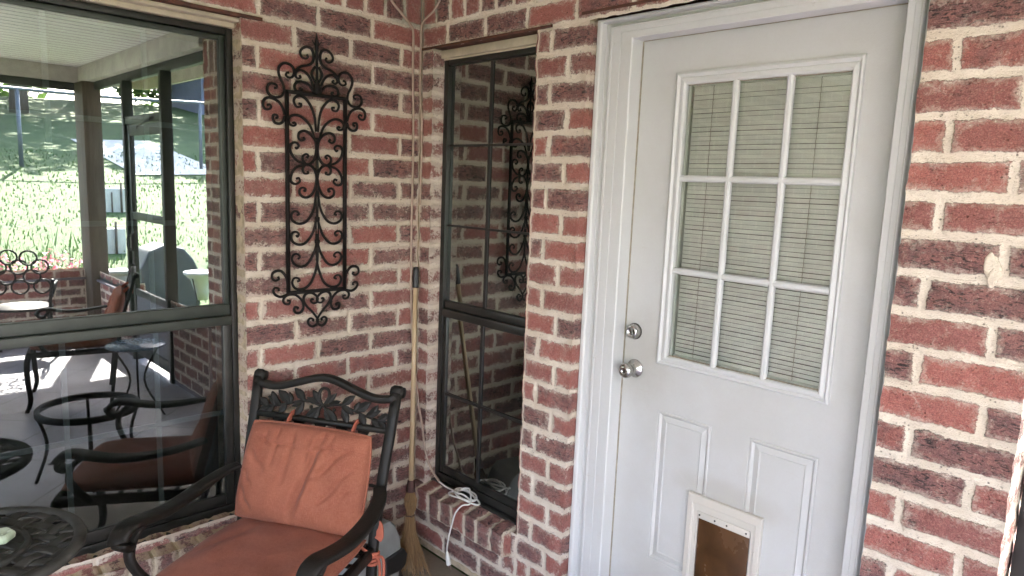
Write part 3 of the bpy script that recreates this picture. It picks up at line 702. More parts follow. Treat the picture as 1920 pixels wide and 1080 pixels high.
# pet door
pd = (1.380, 1.637, .235, .717)
m = MB(); G2 = (1.416, 1.603, .285, .662)
def oring2(mb, r0, r1, prof):
    vs = []; fs = []
    for t_, d_ in prof:
        a = [r0[k]+(r1[k]-r0[k])*t_ for k in range(4)]; vs += [(a[0], YD+d_, a[2]), (a[1], YD+d_, a[2]), (a[1], YD+d_, a[3]), (a[0], YD+d_, a[3])]
    for i in range(len(prof)-1):
        for k in range(4): fs.append((i*4+k, i*4+(k+1) % 4, (i+1)*4+(k+1) % 4, (i+1)*4+k))
    mb.add(vs, fs)
oring2(m, pd, G2, [(0,.006),(0,-.008),(.06,-.0115),(.50,-.0125),(.54,-.0105),(.60,-.0105),(.62,-.0070),(.96,-.0070),(1,-.006),(1,.02)])
m.build('pet_door_frame', M['petwhite'], door)
m = MB(); m.box(1.417, YD-.0095, .640, 1.602, YD-.0055, .663, .001).box(1.4165, YD-.0095, .30, 1.421, YD-.004, .640, .0005)
m.build('flap_bar', M['petwhite'], door)
m = MB(); 
for k in range(5): 
    pass
m.box(1.4215, YD-.0045, .287, 1.5995, YD-.0015, .6395, .0012); m.build('pet_door_flap', M['flap'], door)
for x in (1.427, 1.482, 1.524, 1.590): m = MB(); m.lathe([(.0001,.0095),(.0030,.0095),(.0030,.0110),(.0022,.0118),(.0001,.0119)], 12, (x, YD, .6515), 'y', False); m.build('screw', M['screw'], door)
for x in (1.396, 1.620):
    for z in (.60, .46, .34): m = MB(); m.lathe([(.0001,.0105),(.0034,.0105),(.003,.0135),(.0001,.0142)], 12, (x, YD, z), 'y', False); m.build('screw', M['petwhite'], door)
# frame: brick mould and jambs (left, right, head)
prof = [(0,.108),(0,.046),(.004,.042),(.016,.042),(.021,.046),(.026,.064),(.046,.066),(.050,.050),(.056,.046),(.064,.0465),(.0655,.0482),(.067,.0465),(.098,.0465),(.0995,.0482),(.101,.0465),(.140,.0465),(.1435,.050),(.1445,.112),(.1300,.135),(0,.135)]
m = MB(); zt_ = 2.2655
def pj(s_, X): return lambda u, v, t: (X+s_*u, v, t if t < 1 else t-u*s2[0])
s2 = [1]
wR = (XD1-DX1)/.1445
hh = (zt_-DZ1-.002)/.1445
def frame_piece(mb, A, B):
    """sweep the profile through the left jamb, head and right jamb"""
    n = len(prof); vs = []; fs = []
    for st in range(4):
        for u, v in prof:
            uL = XD0+.001+u*(DX0-XD0-.004)/.1445; uR = XD1-.001-u*wR*.985; zh = zt_-u*hh
            vs.append(((uL, v, .15), (uL, v, zh), (uR, v, zh), (uR, v, .15))[st])
    for st in range(3):
        for k in range(n): fs.append((st*n+k, st*n+(k+1) % n, (st+1)*n+(k+1) % n, (st+1)*n+k))
    mb.add(vs, fs)
frame_piece(m, 0, 0); m.build('door_frame', M['white'], door, .0012)
m = MB(); m.box(XD0+.02, .04, .150, XD1-.02, .20, .158, .001); m.build('threshold', M['greyp'], door)
m = MB(); m.box(XD0-.030, -.0045, 2.2790, XD1+.03, -.001, 2.2880).box(XD0-.001, -.0005, 2.2800, XD1+.001, .11, 2.2862)
m.build('lintel', M['rust'], door)
m = MB(); m.box(DX0-.0030, .104, .16, DX0-.0005, .125, DZ1).box(DX0, .105, DZ1+.0003, DX1, .125, DZ1+.0025); m.build('weatherstrip', M['gasket'], door)

# ------------------------------------------------------------------ wrought iron wall ornament
IRON = [[(-0.0917,2.09),(-0.0647,2.109),(-0.0347,2.118),(-0.0167,2.134),(-0.0137,2.159),(-0.0227,2.179),(-0.0417,2.184),(-0.0607,2.173),(-0.0687,2.157),(-0.0607,2.143),(-0.0457,2.14),(-0.0367,2.148),(-0.0417,2.155)],[(-0.1317,2.01),(-0.1357,2.033),(-0.1457,2.052),(-0.1537,2.074),(-0.1517,2.094),(-0.1357,2.11),(-0.1147,2.111),(-0.0987,2.102),(-0.0927,2.086),(-0.0987,2.068),(-0.1117,2.062),(-0.1247,2.068),(-0.1217,2.078),(-0.1137,2.08)],[(-0.1327,2.01),(-0.1437,1.992),(-0.1657,1.985),(-0.1867,1.99),(-0.1977,2.006),(-0.1937,2.026),(-0.1797,2.033),(-0.1637,2.03),(-0.1617,2.02),(-0.1707,2.017)],[(-0.1317,1.926),(-0.1387,1.949),(-0.1517,1.968),(-0.1727,1.979),(-0.1947,1.981),(-0.2107,1.971),(-0.2147,1.954),(-0.2077,1.94),(-0.1927,1.94),(-0.1837,1.949),(-0.1897,1.957),(-0.1987,1.954)],[(-0.1317,1.922),(-0.1377,1.902),(-0.1517,1.892),(-0.1707,1.895),(-0.1777,1.91),(-0.1737,1.922),(-0.1607,1.921),(-0.1597,1.913),(-0.1667,1.911)],[(-0.0107,2.025),(-0.0247,2.065),(-0.0417,2.086),(-0.0647,2.095),(-0.0837,2.087),(-0.0877,2.073),(-0.0787,2.064),(-0.0667,2.069),(-0.0717,2.076)],[(-0.0137,2.021),(-0.0347,2.046),(-0.0577,2.053),(-0.0807,2.05),(-0.0917,2.035),(-0.0857,2.019),(-0.0687,2.018),(-0.0617,2.027),(-0.0707,2.03)],[(-0.0077,2.117),(-0.0207,2.093),(-0.0187,2.079),(-0.0077,2.06)],[(-0.0037,1.875),(-0.0097,1.926),(-0.0217,1.962),(-0.0447,1.992),(-0.0687,2.002),(-0.0887,1.994),(-0.0947,1.978),(-0.0847,1.961),(-0.0687,1.962),(-0.0647,1.972),(-0.0747,1.973)],[(-0.0057,1.834),(-0.0247,1.888),(-0.0487,1.915),(-0.0767,1.929),(-0.1027,1.926),(-0.1167,1.912),(-0.1127,1.895),(-0.0977,1.889),(-0.0877,1.895),(-0.0937,1.902),(-0.0997,1.898)],[(-0.0037,1.811),(-0.0077,1.841),(-0.0287,1.865),(-0.0537,1.874),(-0.0737,1.865),(-0.0767,1.847),(-0.0657,1.837),(-0.0517,1.843),(-0.0577,1.85)],[(-0.0037,1.811),(-0.0067,1.781),(-0.0207,1.758),(-0.0417,1.749),(-0.0577,1.76),(-0.0597,1.778),(-0.0457,1.788),(-0.0357,1.781),(-0.0437,1.775)],[(-0.0417,1.749),(-0.0787,1.759),(-0.1017,1.779),(-0.1117,1.804),(-0.1057,1.823),(-0.0877,1.828),(-0.0757,1.818),(-0.0837,1.806),(-0.0897,1.811)],[(-0.0007,1.687),(-0.0067,1.721),(-0.0227,1.743),(-0.0457,1.749),(-0.0597,1.733),(-0.0537,1.715),(-0.0377,1.716),(-0.0407,1.724)],[(-0.0457,1.749),(-0.0867,1.736),(-0.1067,1.709),(-0.1087,1.683),(-0.0907,1.673),(-0.0727,1.683),(-0.0767,1.696),(-0.0867,1.693)],[(-0.0017,1.697),(-0.0077,1.665),(-0.0197,1.639),(-0.0377,1.625),(-0.0567,1.624),(-0.0717,1.635),(-0.0737,1.651),(-0.0627,1.66),(-0.0487,1.656),(-0.0507,1.647),(-0.0567,1.65)],[(-0.0027,1.648),(-0.0127,1.585),(-0.0287,1.551),(-0.0507,1.528),(-0.0787,1.522),(-0.1027,1.534),(-0.1087,1.554),(-0.0997,1.568),(-0.0847,1.569),(-0.0767,1.559),(-0.0847,1.555)],[(0.0003,1.556),(-0.0107,1.51),(-0.0267,1.473),(-0.0517,1.447),(-0.0767,1.441),(-0.1007,1.451),(-0.1097,1.469),(-0.1047,1.487),(-0.0887,1.491),(-0.0777,1.482),(-0.0837,1.472),(-0.0887,1.478)],[(0.0023,1.481),(-0.0077,1.425),(-0.0267,1.385),(-0.0487,1.36),(-0.0737,1.355),(-0.0987,1.368),(-0.1077,1.389),(-0.0977,1.404),(-0.0827,1.404),(-0.0737,1.393),(-0.0817,1.386)],[(0.0033,1.433),(-0.0007,1.362),(-0.0137,1.319),(-0.0297,1.287),(-0.0557,1.268),(-0.0807,1.266),(-0.0987,1.276),(-0.1067,1.295),(-0.0987,1.311),(-0.0837,1.311),(-0.0757,1.302),(-0.0847,1.298)],[(-0.1267,1.259),(-0.1267,1.294),(-0.1327,1.32),(-0.1497,1.341),(-0.1707,1.344),(-0.1857,1.335),(-0.1877,1.318),(-0.1757,1.307),(-0.1607,1.313),(-0.1647,1.321)],[(-0.1237,1.253),(-0.1387,1.246),(-0.1567,1.243),(-0.1747,1.252),(-0.1837,1.267),(-0.1777,1.279),(-0.1627,1.276),(-0.1617,1.266)],[(-0.0627,1.213),(-0.0717,1.228),(-0.0927,1.245),(-0.1177,1.249),(-0.1357,1.243),(-0.1437,1.229),(-0.1377,1.215),(-0.1207,1.212),(-0.1167,1.224),(-0.1267,1.226)],[(-0.0627,1.213),(-0.0607,1.192),(-0.0717,1.175),(-0.0907,1.174),(-0.0997,1.187),(-0.0947,1.198),(-0.0827,1.194),(-0.0877,1.19)],[(0.0013,1.141),(-0.0207,1.17),(-0.0467,1.197),(-0.0587,1.218),(-0.0557,1.239),(-0.0397,1.249),(-0.0177,1.245),(0.0003,1.228),(-0.0017,1.21),(-0.0177,1.206),(-0.0287,1.216),(-0.0237,1.224),(-0.0177,1.221)],[(0.0033,1.141),(-0.0017,1.123),(-0.0177,1.112),(-0.0337,1.119),(-0.0407,1.136),(-0.0307,1.146),(-0.0177,1.14),(-0.0207,1.133)]]
YC = -.5073
orn = empty('wall_ornament', (.02, YC, 1.255))
tag(orn, 'black wrought iron scroll panel hanging on the brick wall beside the corner', 'wall ornament')
def iy(p, s_, dx=0): return (dx, s_*p[0], p[1]-1.255)
for s_ in (1, -1):
    for i, c in enumerate(IRON):
        m = MB(); pts = crom([iy(p, s_) for p in c], 7); n = len(pts)
        rr = [.0041+.0013*math.exp(-((k/n-.35)/.3)**2) for k in range(n)]
        rr[-1] = .0050; rr[-2] = .0048; rr[-3] = .0044
        m.tube(pts, rr, 8); m.build('scroll', M['iron'], orn)
m = MB(); w_ = .1225
m.tube([(0,-w_,0),(0,-w_,.757)], 1, 8, flat=(.0070,.0070)).tube([(0,w_,0),(0,w_,.757)], 1, 8, flat=(.0070,.0070))
m.box(-.006,-w_-.006,-.0065,.006,w_+.006,.0065,.001).box(-.006,-w_-.006,.750,.006,w_+.006,.763,.001)
m.build('frame', M['iron'], orn, 0)
m = MB(); m.tube([(.001,0,.765),(.001,0,.80),(.001,0,.90)], [.007,.0055,.0045], 8).tube([(0,0,.85),(0,0,.935),(0,0,.945),(0,0,.965),(0,0,.985)], [.005,.007,.010,.005,.0012], 10)
m.tube(crom([(0,-.020,.957),(0,-.010,.945),(0,0,.940),(0,.010,.945),(0,.020,.957)], 4), [.002]*4+[.004]*9+[.002]*4, 8)
m.lathe([(.0001,.757),(.016,.760),(.018,.775),(.010,.800),(.005,.815)], 12, (0,0,0), 'z', False)
m.build('finial', M['iron'], orn)
for z in (.588, .470, .285, .196): 
    m = MB(); m.box(-.007,-.0085,z-.008,.007,.0085,z+.008,.002); m.build('collar', M['iron'], orn)
m = MB(); m.tube([(.0,-.001,.59),(.0,-.004,.48),(.0,-.003,.30),(0,-.006,.20)], .0028, 6).tube([(.0,.001,.59),(.0,.004,.48),(.0,.003,.30),(0,.006,.20)], .0028, 6)
m.build('stem', M['iron'], orn)
m = MB(); m.lathe([(.0001,0),(.006,0),(.006,.014),(.0001,.0145)], 10, (-.019, 0, .757), 'x', False); m.build('wall_hook', M['iron'], orn)

# ------------------------------------------------------------------ broom
br = empty('broom', (.20, -.165, 0)); tag(br, 'corn broom with a pale wooden handle leaning upright in the brick corner', 'broom')
def bp(z): t_ = 1-z/1.327; return Vector((.035+.165*t_-.20, -.035-.13*t_+.165, z))
m = MB(); m.tube([bp(z) for z in (.36,.6,.9,1.25)], [.0118,.0110,.0106,.0106], 16); m.build('handle', M['handle'], br)
m = MB(); m.tube([bp(z) for z in (1.235,1.24,1.31,1.324,1.327)], [.0135,.014,.014,.0125,.006], 16); m.build('grip', M['black'], br)
m = MB(); zz = [.345+.05*k/24 for k in range(25)]; m.tube([bp(z) for z in zz], [.0195-.004*(k/24)+.0009*math.sin(k*2.6) for k in range(25)], 20); m.build('binding', M['ferrule'], br)
def brr(z):
    T = [(.35,.017),(.31,.034),(.28,.030),(.252,.019),(.235,.019),(.18,.024),(.10,.052),(.03,.086),(0,.098)]
    for (z1, r1), (z0, r0) in zip(T[:-1], T[1:]):
        if z0 <= z <= z1: return r0+(r1-r0)*(z-z0)/(z1-z0)
    return .08
V = []; F = []; CC = []
for k in range(620):
    a = rg.random()*2*math.pi; rho = math.sqrt(rg.random()); z1 = rg.uniform(.0, .06) if rg.random() < .9 else rg.uniform(.06,.2)
    lvl = [.35,.31,.28,.252,.235,.18,.10,max(z1+.001,.04),z1]; wild = 1+(.6 if rg.random() < .16 else .15)*rg.random(); col = rg.random(); b0 = len(V); wd = rg.uniform(.0006,.0013)
    for i, z in enumerate(lvl):
        rr_ = brr(z)*rho*(wild if z < .24 else 1); aa = a+.25*math.sin(z*20+k)
        c = bp(z)+Vector((rr_*math.cos(aa), rr_*math.sin(aa)*.75, 0))
        for q in range(3): V.append((c.x+wd*math.cos(q*2.09), c.y+wd*math.sin(q*2.09), c.z)); CC.append(col)
    for i in range(len(lvl)-1):
        for q in range(3): F.append((b0+i*3+q, b0+i*3+(q+1) % 3, b0+i*3+3+(q+1) % 3, b0+i*3+3+q))
def coloured(name, V, F, CC, mat, parent=None):
    me = bpy.data.meshes.new(name); me.from_pydata([tuple(v) for v in V], [], F); at = me.attributes.new('rndc', 'FLOAT', 'POINT'); at.data.foreach_set('value', np.array(CC, np.float32))
    me.materials.append(mat); me.update(); o = bpy.data.objects.new(name, me); COL.objects.link(o); o.parent = parent; return o
coloured('bristles', V, F, CC, M['straw'], br)
m = MB()
for z in (.245, .2435): m.tube([bp(z)+Vector((.0205*math.cos(k*math.pi/12), .0175*math.sin(k*math.pi/12), .002*math.sin(k))) for k in range(24)], .0016, 6, closed=True)
m.tube([bp(.245)+Vector((.019,-.006,0)), bp(.25)+Vector((.030,-.010,.004)), bp(.26)+Vector((.038,-.012,.002))], .0012, 5)
m.build('wire_tie', M['ferrule'], br)

# ------------------------------------------------------------------ cords
m = MB(); P = crom([(.016,-.215,2.62),(.016,-.190,2.48),(.016,-.165,2.425),(.015,-.115,2.385),(.015,-.075,2.352),(.014,-.058,2.32),(.014,-.053,2.2),(.013,-.050,2.0),(.012,-.046,1.68),(.012,-.044,1.33),(.012,-.036,1.08),(.014,-.020,.88),
   (.030,-.014,.76),(.050,-.013,.68),(.068,-.013,.61),(.098,-.014,.50),(.128,-.012,.44),(.160,-.006,.395),(.19,.0,.366)], 8)
nn = len(P); m.tube([p+Vector((.0015*math.sin(i*.35),.0015*math.sin(i*.23),0)) for i, p in enumerate(P)], .0052, 10)
cd = empty('extension_cord', (0,0,.36)); tag(cd, 'extension cord running down the corner and coiled on the brick window sill', 'cord')
o = m.build('painted_cable', M['cordm'], cd); o.location = (0,0,-.36)
cc = Vector((.378, -.012, .362)); pts = [(.19,.0,.366),(.235,.004,.356),(.285,.010,.353),(.325,.004,.354)]
for k in range(0, 58):
    a = math.pi*.9-k*.36; rr_ = .070-.0006*k+.010*math.sin(k*.9+1); rr_ = max(rr_, .028)
    pts.append((cc.x+rr_*1.05*math.cos(a)+.012*math.sin(k*.31), cc.y+rr_*.62*math.sin(a), cc.z+.0012*k*.35+.006*math.sin(k*.7)))
pts += [(.452,-.040,.372),(.430,-.066,.362),(.402,-.078,.322),(.376,-.074,.26),(.350,-.068,.19),(.336,-.064,.13),(.334,-.062,.098)]
m = MB(); m.tube(crom(pts, 5), .0036, 10); o = m.build('white_cable', M['cordw'], cd); o.location = (0,0,-.36)
m = MB(); a_ = Vector((.337,-.063,.100)); b_ = Vector((.352,-.064,.058)); m.tube([a_+Vector((-.002,0,.012)), a_, a_+(b_-a_)*.3, b_-(b_-a_)*.05, b_], [.0045,.0075,.0105,.0115,.0105], 12); o = m.build('plug', M['cordw'], cd); o.location = (0,0,-.36)
m = MB()
for s_ in (-1, 1): m.obox(b_+Vector((.006*s_+.003,0,-.008)), (1,0,0), (0,1,0), (.3,0,-1), .0011, .003, .010)
o = m.build('prong', M['nickel'], cd); o.location = (0,0,-.36)
m = MB(); P = crom([(.175,-.011,2.62),(.165,-.010,2.50),(.129,-.010,2.445),(.094,-.011,2.408),(.045,-.014,2.383),(.018,-.016,2.355),(.013,-.014,2.25),(.013,-.013,2.07),(.022,-.010,1.98),(.024,-.009,1.80),(.020,-.008,1.70),(.018,-.007,1.60)], 8)
m.tube(P, .0048, 10); tag(m.build('cable', M['cordm']), 'short painted cable stuck to the brick right of the corner joint', 'cable')

# ------------------------------------------------------------------ cast patio armchair with cushions (local: x right, -y forwards, z up)
def bk(a, z, off=0.0):
    """point on the leaning back plane"""
    return (a, .035+(z-.42)*.262+off, z)
def cushion(name, parent, W, H, T, fn, folds, seed, bulge=.0):
    n = 66; V = []; F = []
    us = np.linspace(-1, 1, n)
    U, Vv = np.meshgrid(us, us); U = U.ravel(); Vv = Vv.ravel()
    k = np.clip(1-np.abs(U)**5, 0, 1)**.5*np.clip(1-np.abs(Vv)**5, 0, 1)**.5
    sx = 1-.05*np.abs(Vv)**3; sy = 1-.05*np.abs(U)**3          # corners pulled in
    x = U*W/2*sx; y = Vv*H/2*sy
    pt = np.stack([x, y, np.zeros_like(x)], 1)
    wr = .006*vnoise(pt, 7, seed)+.003*vnoise(pt, 17, seed+1)
    f = np.zeros_like(x)
    for (x0, y0, x1, y1, d, wd) in folds:                        # creases as soft grooves
        dx, dy = x1-x0, y1-y0; L = math.hypot(dx, dy); t_ = np.clip(((x-x0)*dx+(y-y0)*dy)/L/L, 0, 1)
        dd = np.hypot(x-(x0+t_*dx), y-(y0+t_*dy)+.006*np.sin(t_*9+x0*40)); f += d*np.exp(-(dd/wd)**2)*np.sin(np.clip(t_, .0, 1)*math.pi)**.45
    zf = T/2*k*(.62+.38*np.clip(1-(U**2+Vv**2)/2, 0, 1)**.5)+(wr+f)*np.clip(k*1.5, 0, 1); zb = -T/2*k*.8
    for z_ in (zf, zb):
        for i in range(len(x)): V.append(fn(x[i], y[i], z_[i]))
    N = n*n
    for s_ in (0, 1):
        for j in range(n-1):
            for i in range(n-1):
                a = s_*N+j*n+i; q = (a, a+1, a+1+n, a+n); F.append(q if s_ == 0 else q[::-1])
    edge = [j for j in range(n)]+[j*n+n-1 for j in range(1, n)]+[(n-1)*n+j for j in range(n-2, -1, -1)]+[j*n for j in range(n-2, 0, -1)]
    mb = MB(); mb.add(V, F, True)
    mb.tube([V[i] for i in edge], .0042, 6, closed=True)
    return mb.build(name, M['fabric'], parent, recalc=False)

def leaf(mb, c, ang, L, W, T=.008):
    """pointed leaf flat in the back plane, with a raised spine"""
    ca, sa = math.cos(ang), math.sin(ang); out = [(0,0),(.18,.55),(.42,1),(.68,.8),(1,0),(.68,-.8),(.42,-1),(.18,-.55)]
    def P(u, v, o_): x, z = c[0]+ca*u*L-sa*v*W/2, c[1]+sa*u*L+ca*v*W/2; return bk(x, z, o_)
    n = len(out); vs = [P(u, v, -T/2) for u, v in out]+[P(u, v, T/2) for u, v in out]+[P(.15, 0, -T/2-.004), P(.7, 0, -T/2-.004)]
    fs = [tuple(range(n, 2*n))]+[(i, (i+1) % n, n+(i+1) % n, n+i) for i in range(n)]
    fs += [(0,1,16),(1,2,17,16),(2,3,17),(3,4,17),(4,5,17),(5,6,17),(6,7,16,17),(7,0,16)]
    mb.add(vs, fs)

def make_chair():
    t = empty('patio_armchair')
    rz = lambda a: .925+.042*math.exp(-(a/.115)**2)-.010*math.exp(-((abs(a)-.21)/.06)**2)+(.012 if abs(a) > .27 else 0)
    m = MB()
    for s_ in (-1, 1):
        m.tube([(s_*.275,-.020,.0),(s_*.272,.005,.20),(s_*.268,.030,.40),(s_*.270,.050,.50),(s_*.276,.095,.68),(s_*.283,.150,.86),(s_*.287,.172,.945)], 1, 10, flat=(.0185,.0125), up=(0,1,0))
        m.tube([(s_*.287-.024,.182,.945),(s_*.287+.024,.182,.945)], [.019,.019], 12)
        m.tube([(s_*.287,.168,.925),(s_*.287,.178,.955),(s_*.287,.186,.960)], 1, 8, flat=(.020,.012), up=(0,1,0))
    m.build('back_post', M['cast'], t)
    m = MB(); m.tube([bk(-.285+.57*k/30, rz(-.285+.57*k/30), -.002) for k in range(31)], 1, 10, flat=(.0135,.0165), up=(0,1,0)); m.build('top_rail', M['cast'], t)
    m = MB(); m.tube([bk(-.272, .812), bk(.272, .812)], 1, 10, flat=(.011,.0125), up=(0,1,0)); m.build('cross_bar', M['cast'], t)
    m = MB()
    for s_ in (-1, 1):                                             # central rosette of open petals
        m.tube([bk(.026*math.cos(a)*(.75+.25*math.sin(a)), .868+s_*(.031+.031*math.sin(a)), 0) for a in [k*math.pi/9 for k in range(18)]], .0062, 6, closed=True)
    for s_ in (-1, 1):
        st = crom([bk(s_*.012, .868), bk(s_*.07, .878), bk(s_*.135, .862), bk(s_*.20, .846), bk(s_*.262, .842)], 5); m.tube(st, [.0062-.0025*k/len(st) for k in range(len(st))], 6)
        for (x, z, a, L, W_) in ((.010,.874,48,.055,.022),(.010,.862,-40,.075,.026),(.02,.872,20,.05,.018),(.012,.858,-68,.05,.02),(.075,.878,38,.060,.026),(.080,.872,-62,.062,.026),(.075,.876,-25,.055,.02),(.135,.862,35,.066,.030),(.13,.860,68,.04,.02),
                              (.150,.856,-50,.045,.024),(.175,.852,22,.060,.026),(.195,.848,62,.050,.026),(.200,.845,-38,.052,.022),(.225,.842,30,.05,.024),(.225,.842,-30,.045,.020)):
            ang = R(a); ang = ang if s_ > 0 else math.pi-ang; L *= 1.06; W_ *= 1.12
            leaf(m, (s_*x, z), ang, L, W_)
        bm = bmesh.new(); bmesh.ops.create_icosphere(bm, subdivisions=2, radius=.007); 
        for v in bm.verts: v.co += Vector(bk(s_*.048, .858))
        m.bm(bm, True)
    m.build('leaf_panel', M['cast'], t)
    m = MB()                                                       # open lattice of the back, mostly behind the cushion
    for k in range(-2, 3):
        a = k*.088; m.prism([(-.026,.806),(.026,.806),(.014,.782),(.006,.770),(-.006,.770),(-.014,.782)], lambda u, v, q: bk(a+u, v, q), -.004, .004)
        m.tube([bk(a, .775), bk(a*.95, .60), bk(a, .47)], .0065, 6)
    m.tube([bk(-.27, .47), bk(.27, .47)], 1, 8, flat=(.010,.012), up=(0,1,0)); m.tube([bk(-.26, .62), bk(.26, .62)], .006, 6)
    m.build('back_lattice', M['cast'], t)
    m = MB()                                                       # seat frame
    m.box(-.268,-.515,.385,.268,-.485,.425,.006).box(-.268,.02,.385,.268,.045,.425,.006)
    for s_ in (-1, 1): m.box(s_*.268-.012,-.49,.385,s_*.268+.012,.03,.425,.005)
    for k in range(7): m.box(-.25,-.44+k*.07,.400,.25,-.425+k*.07,.410)
    m.build('seat_frame', M['cast'], t)
    for s_ in (-1, 1):
        m = MB(); P = crom([(s_*.262,-.50,.41),(s_*.272,-.515,.33),(s_*.270,-.512,.20),(s_*.262,-.505,.08),(s_*.272,-.530,.0)], 5)
        m.tube(P, [1.15-.35*k/len(P) for k in range(len(P))], 10, flat=(.020,.017), up=(0,1,0)); m.build('leg', M['cast'], t)
    for s_ in (-1, 1):
        m = MB(); A0 = [(s_*.285,.045,.638),(s_*.312,-.01,.628),(s_*.328,-.09,.612),(s_*.332,-.18,.600),(s_*.330,-.27,.598),(s_*.326,-.35,.610),(s_*.322,-.41,.622),(s_*.320,-.450,.618),(s_*.319,-.472,.598),(s_*.318,-.470,.574),(s_*.318,-.452,.562),(s_*.318,-.435,.566)]
        P = crom(A0, 6); n = len(P); m.tube(P, [.80+.42*math.sin(min(1, k/n*1.25)*math.pi*.62)-.25*(k/n)**4 for k in range(n)], 12, flat=(.0275,.0110), up=(0,0,1))
        m.build('armrest', M['cast'], t)
        m = MB(); P = crom([(s_*.319,-.385,.606),(s_*.319,-.425,.570),(s_*.315,-.438,.515),(s_*.300,-.415,.455),(s_*.280,-.380,.405)], 6)
        m.tube(P, 1, 10, flat=(.0175,.0105), up=(0,1,0)); m.build('arm_support', M['cast'], t)
    # back cushion
    zc, hc = .622, .350
    def fb(x, y, z):
        p = Vector(bk(x*(1-.12*y)-.012+.05*y, zc+y, 0)); nrm = Vector((0, -1, .262)).normalized(); return p+nrm*(z+.052)
    folds = [(-.20,.118,.0,.095,-.006,.005),(.0,.095,.20,.125,-.005,.005),(-.10,.165,-.105,.02,-.006,.006),(-.035,.165,-.05,-.03,-.008,.008),(.035,.165,.02,.0,-.006,.006),(.085,.165,.0,-.12,-.014,.009),(.10,.10,.03,-.13,.008,.012),(.20,.13,.06,.0,-.008,.008),
             (.215,.06,.10,-.08,-.008,.007),(.22,.0,.14,-.10,-.006,.007),(-.21,.07,-.13,.0,-.006,.010),(-.225,-.06,-.16,-.14,-.008,.008),(-.22,.0,-.17,-.06,-.005,.008),(.12,.165,.115,.09,-.006,.006),(-.15,.16,-.15,.09,-.005,.006),(.05,-.02,.0,-.15,-.005,.014),(-.08,0,-.09,-.15,.004,.03)]
    cushion('back_cushion', t, .505, hc, .105, fb, [(a-.01,b,c-.01,d,e*1.9,f*1.15) for a,b,c,d,e,f in folds], 5)
    def fs_(x, y, z): return (x, -.235+y, .448+z)
    cushion('seat_cushion', t, .520, .530, .095, fs_, [(-.2,.2,.2,.21,-.006,.02),(.15,-.2,.22,.1,-.006,.01),(-.22,-.1,-.1,.2,-.004,.02),(.05,.0,.2,-.15,-.005,.03),(-.1,-.2,.1,-.22,-.004,.02)], 9)
    for a in (-.115, .150):
        m = MB(); m.tube([bk(a,.795,-.040), bk(a,.815,-.028), bk(a,.829,-.012), bk(a,.830,.004), bk(a,.816,.016), bk(a,.79,.018)], 1, 8, flat=(.0115,.0032), up=(1,0,0)); m.build('cushion_loop', M['tie'], t)
    # tie round the right rear post
    m = MB(); c = Vector((.268,.026,.385))
    for k in range(4):
        z = -.014+k*.011; m.tube([c+Vector((.0255*math.cos(a), .0205*math.sin(a), z+.004*math.sin(a+k))) for a in [j*math.pi/8 for j in range(16)]], 1, 6, closed=True, flat=(.0032,.006))
    for q in ((.016,.03),(.030,.012)): m.tube(crom([c+Vector((.022,-.010,.01)), c+Vector((.022+q[0],-.020,.028-q[1])), c+Vector((.026+q[0],-.024,-.05)), c+Vector((.018+q[0]*.5,-.02,-.13-q[1]))], 5), 1, 6, flat=(.0055,.0018), up=(0,1,0))
    m.tube(crom([(.235,-.02,.455),(.255,-.01,.43),(.285,.01,.40),(.27,.03,.385)], 4), 1, 6, flat=(.006,.0022), up=(0,1,0))
    m.build('cushion_tie', M['tie'], t)
    m = MB(); m.tube(crom([(.210,.052,.505),(.255,.052,.515),(.285,.045,.500),(.296,.030,.470),(.29,.028,.455)], 5), 1, 8, flat=(.014,.004), up=(0,1,0)); m.build('cushion_tab', M['tie'], t)
    return t
chair = make_chair(); chair.location = (.345, -.754, 0); chair.rotation_euler = (0, 0, R(30))
tag(chair, 'black cast armchair with leaf pattern back and terracotta cushions standing in the brick corner', 'armchair', 'armchairs with terracotta cushions')
ch2 = copy_tree(chair); ch2.location = (3.10, -.42, 0); ch2.rotation_euler = (0, 0, R(14))
tag(ch2, 'far armchair by the low brick wall, seen only as a reflection in the left window', 'armchair', 'armchairs with terracotta cushions')

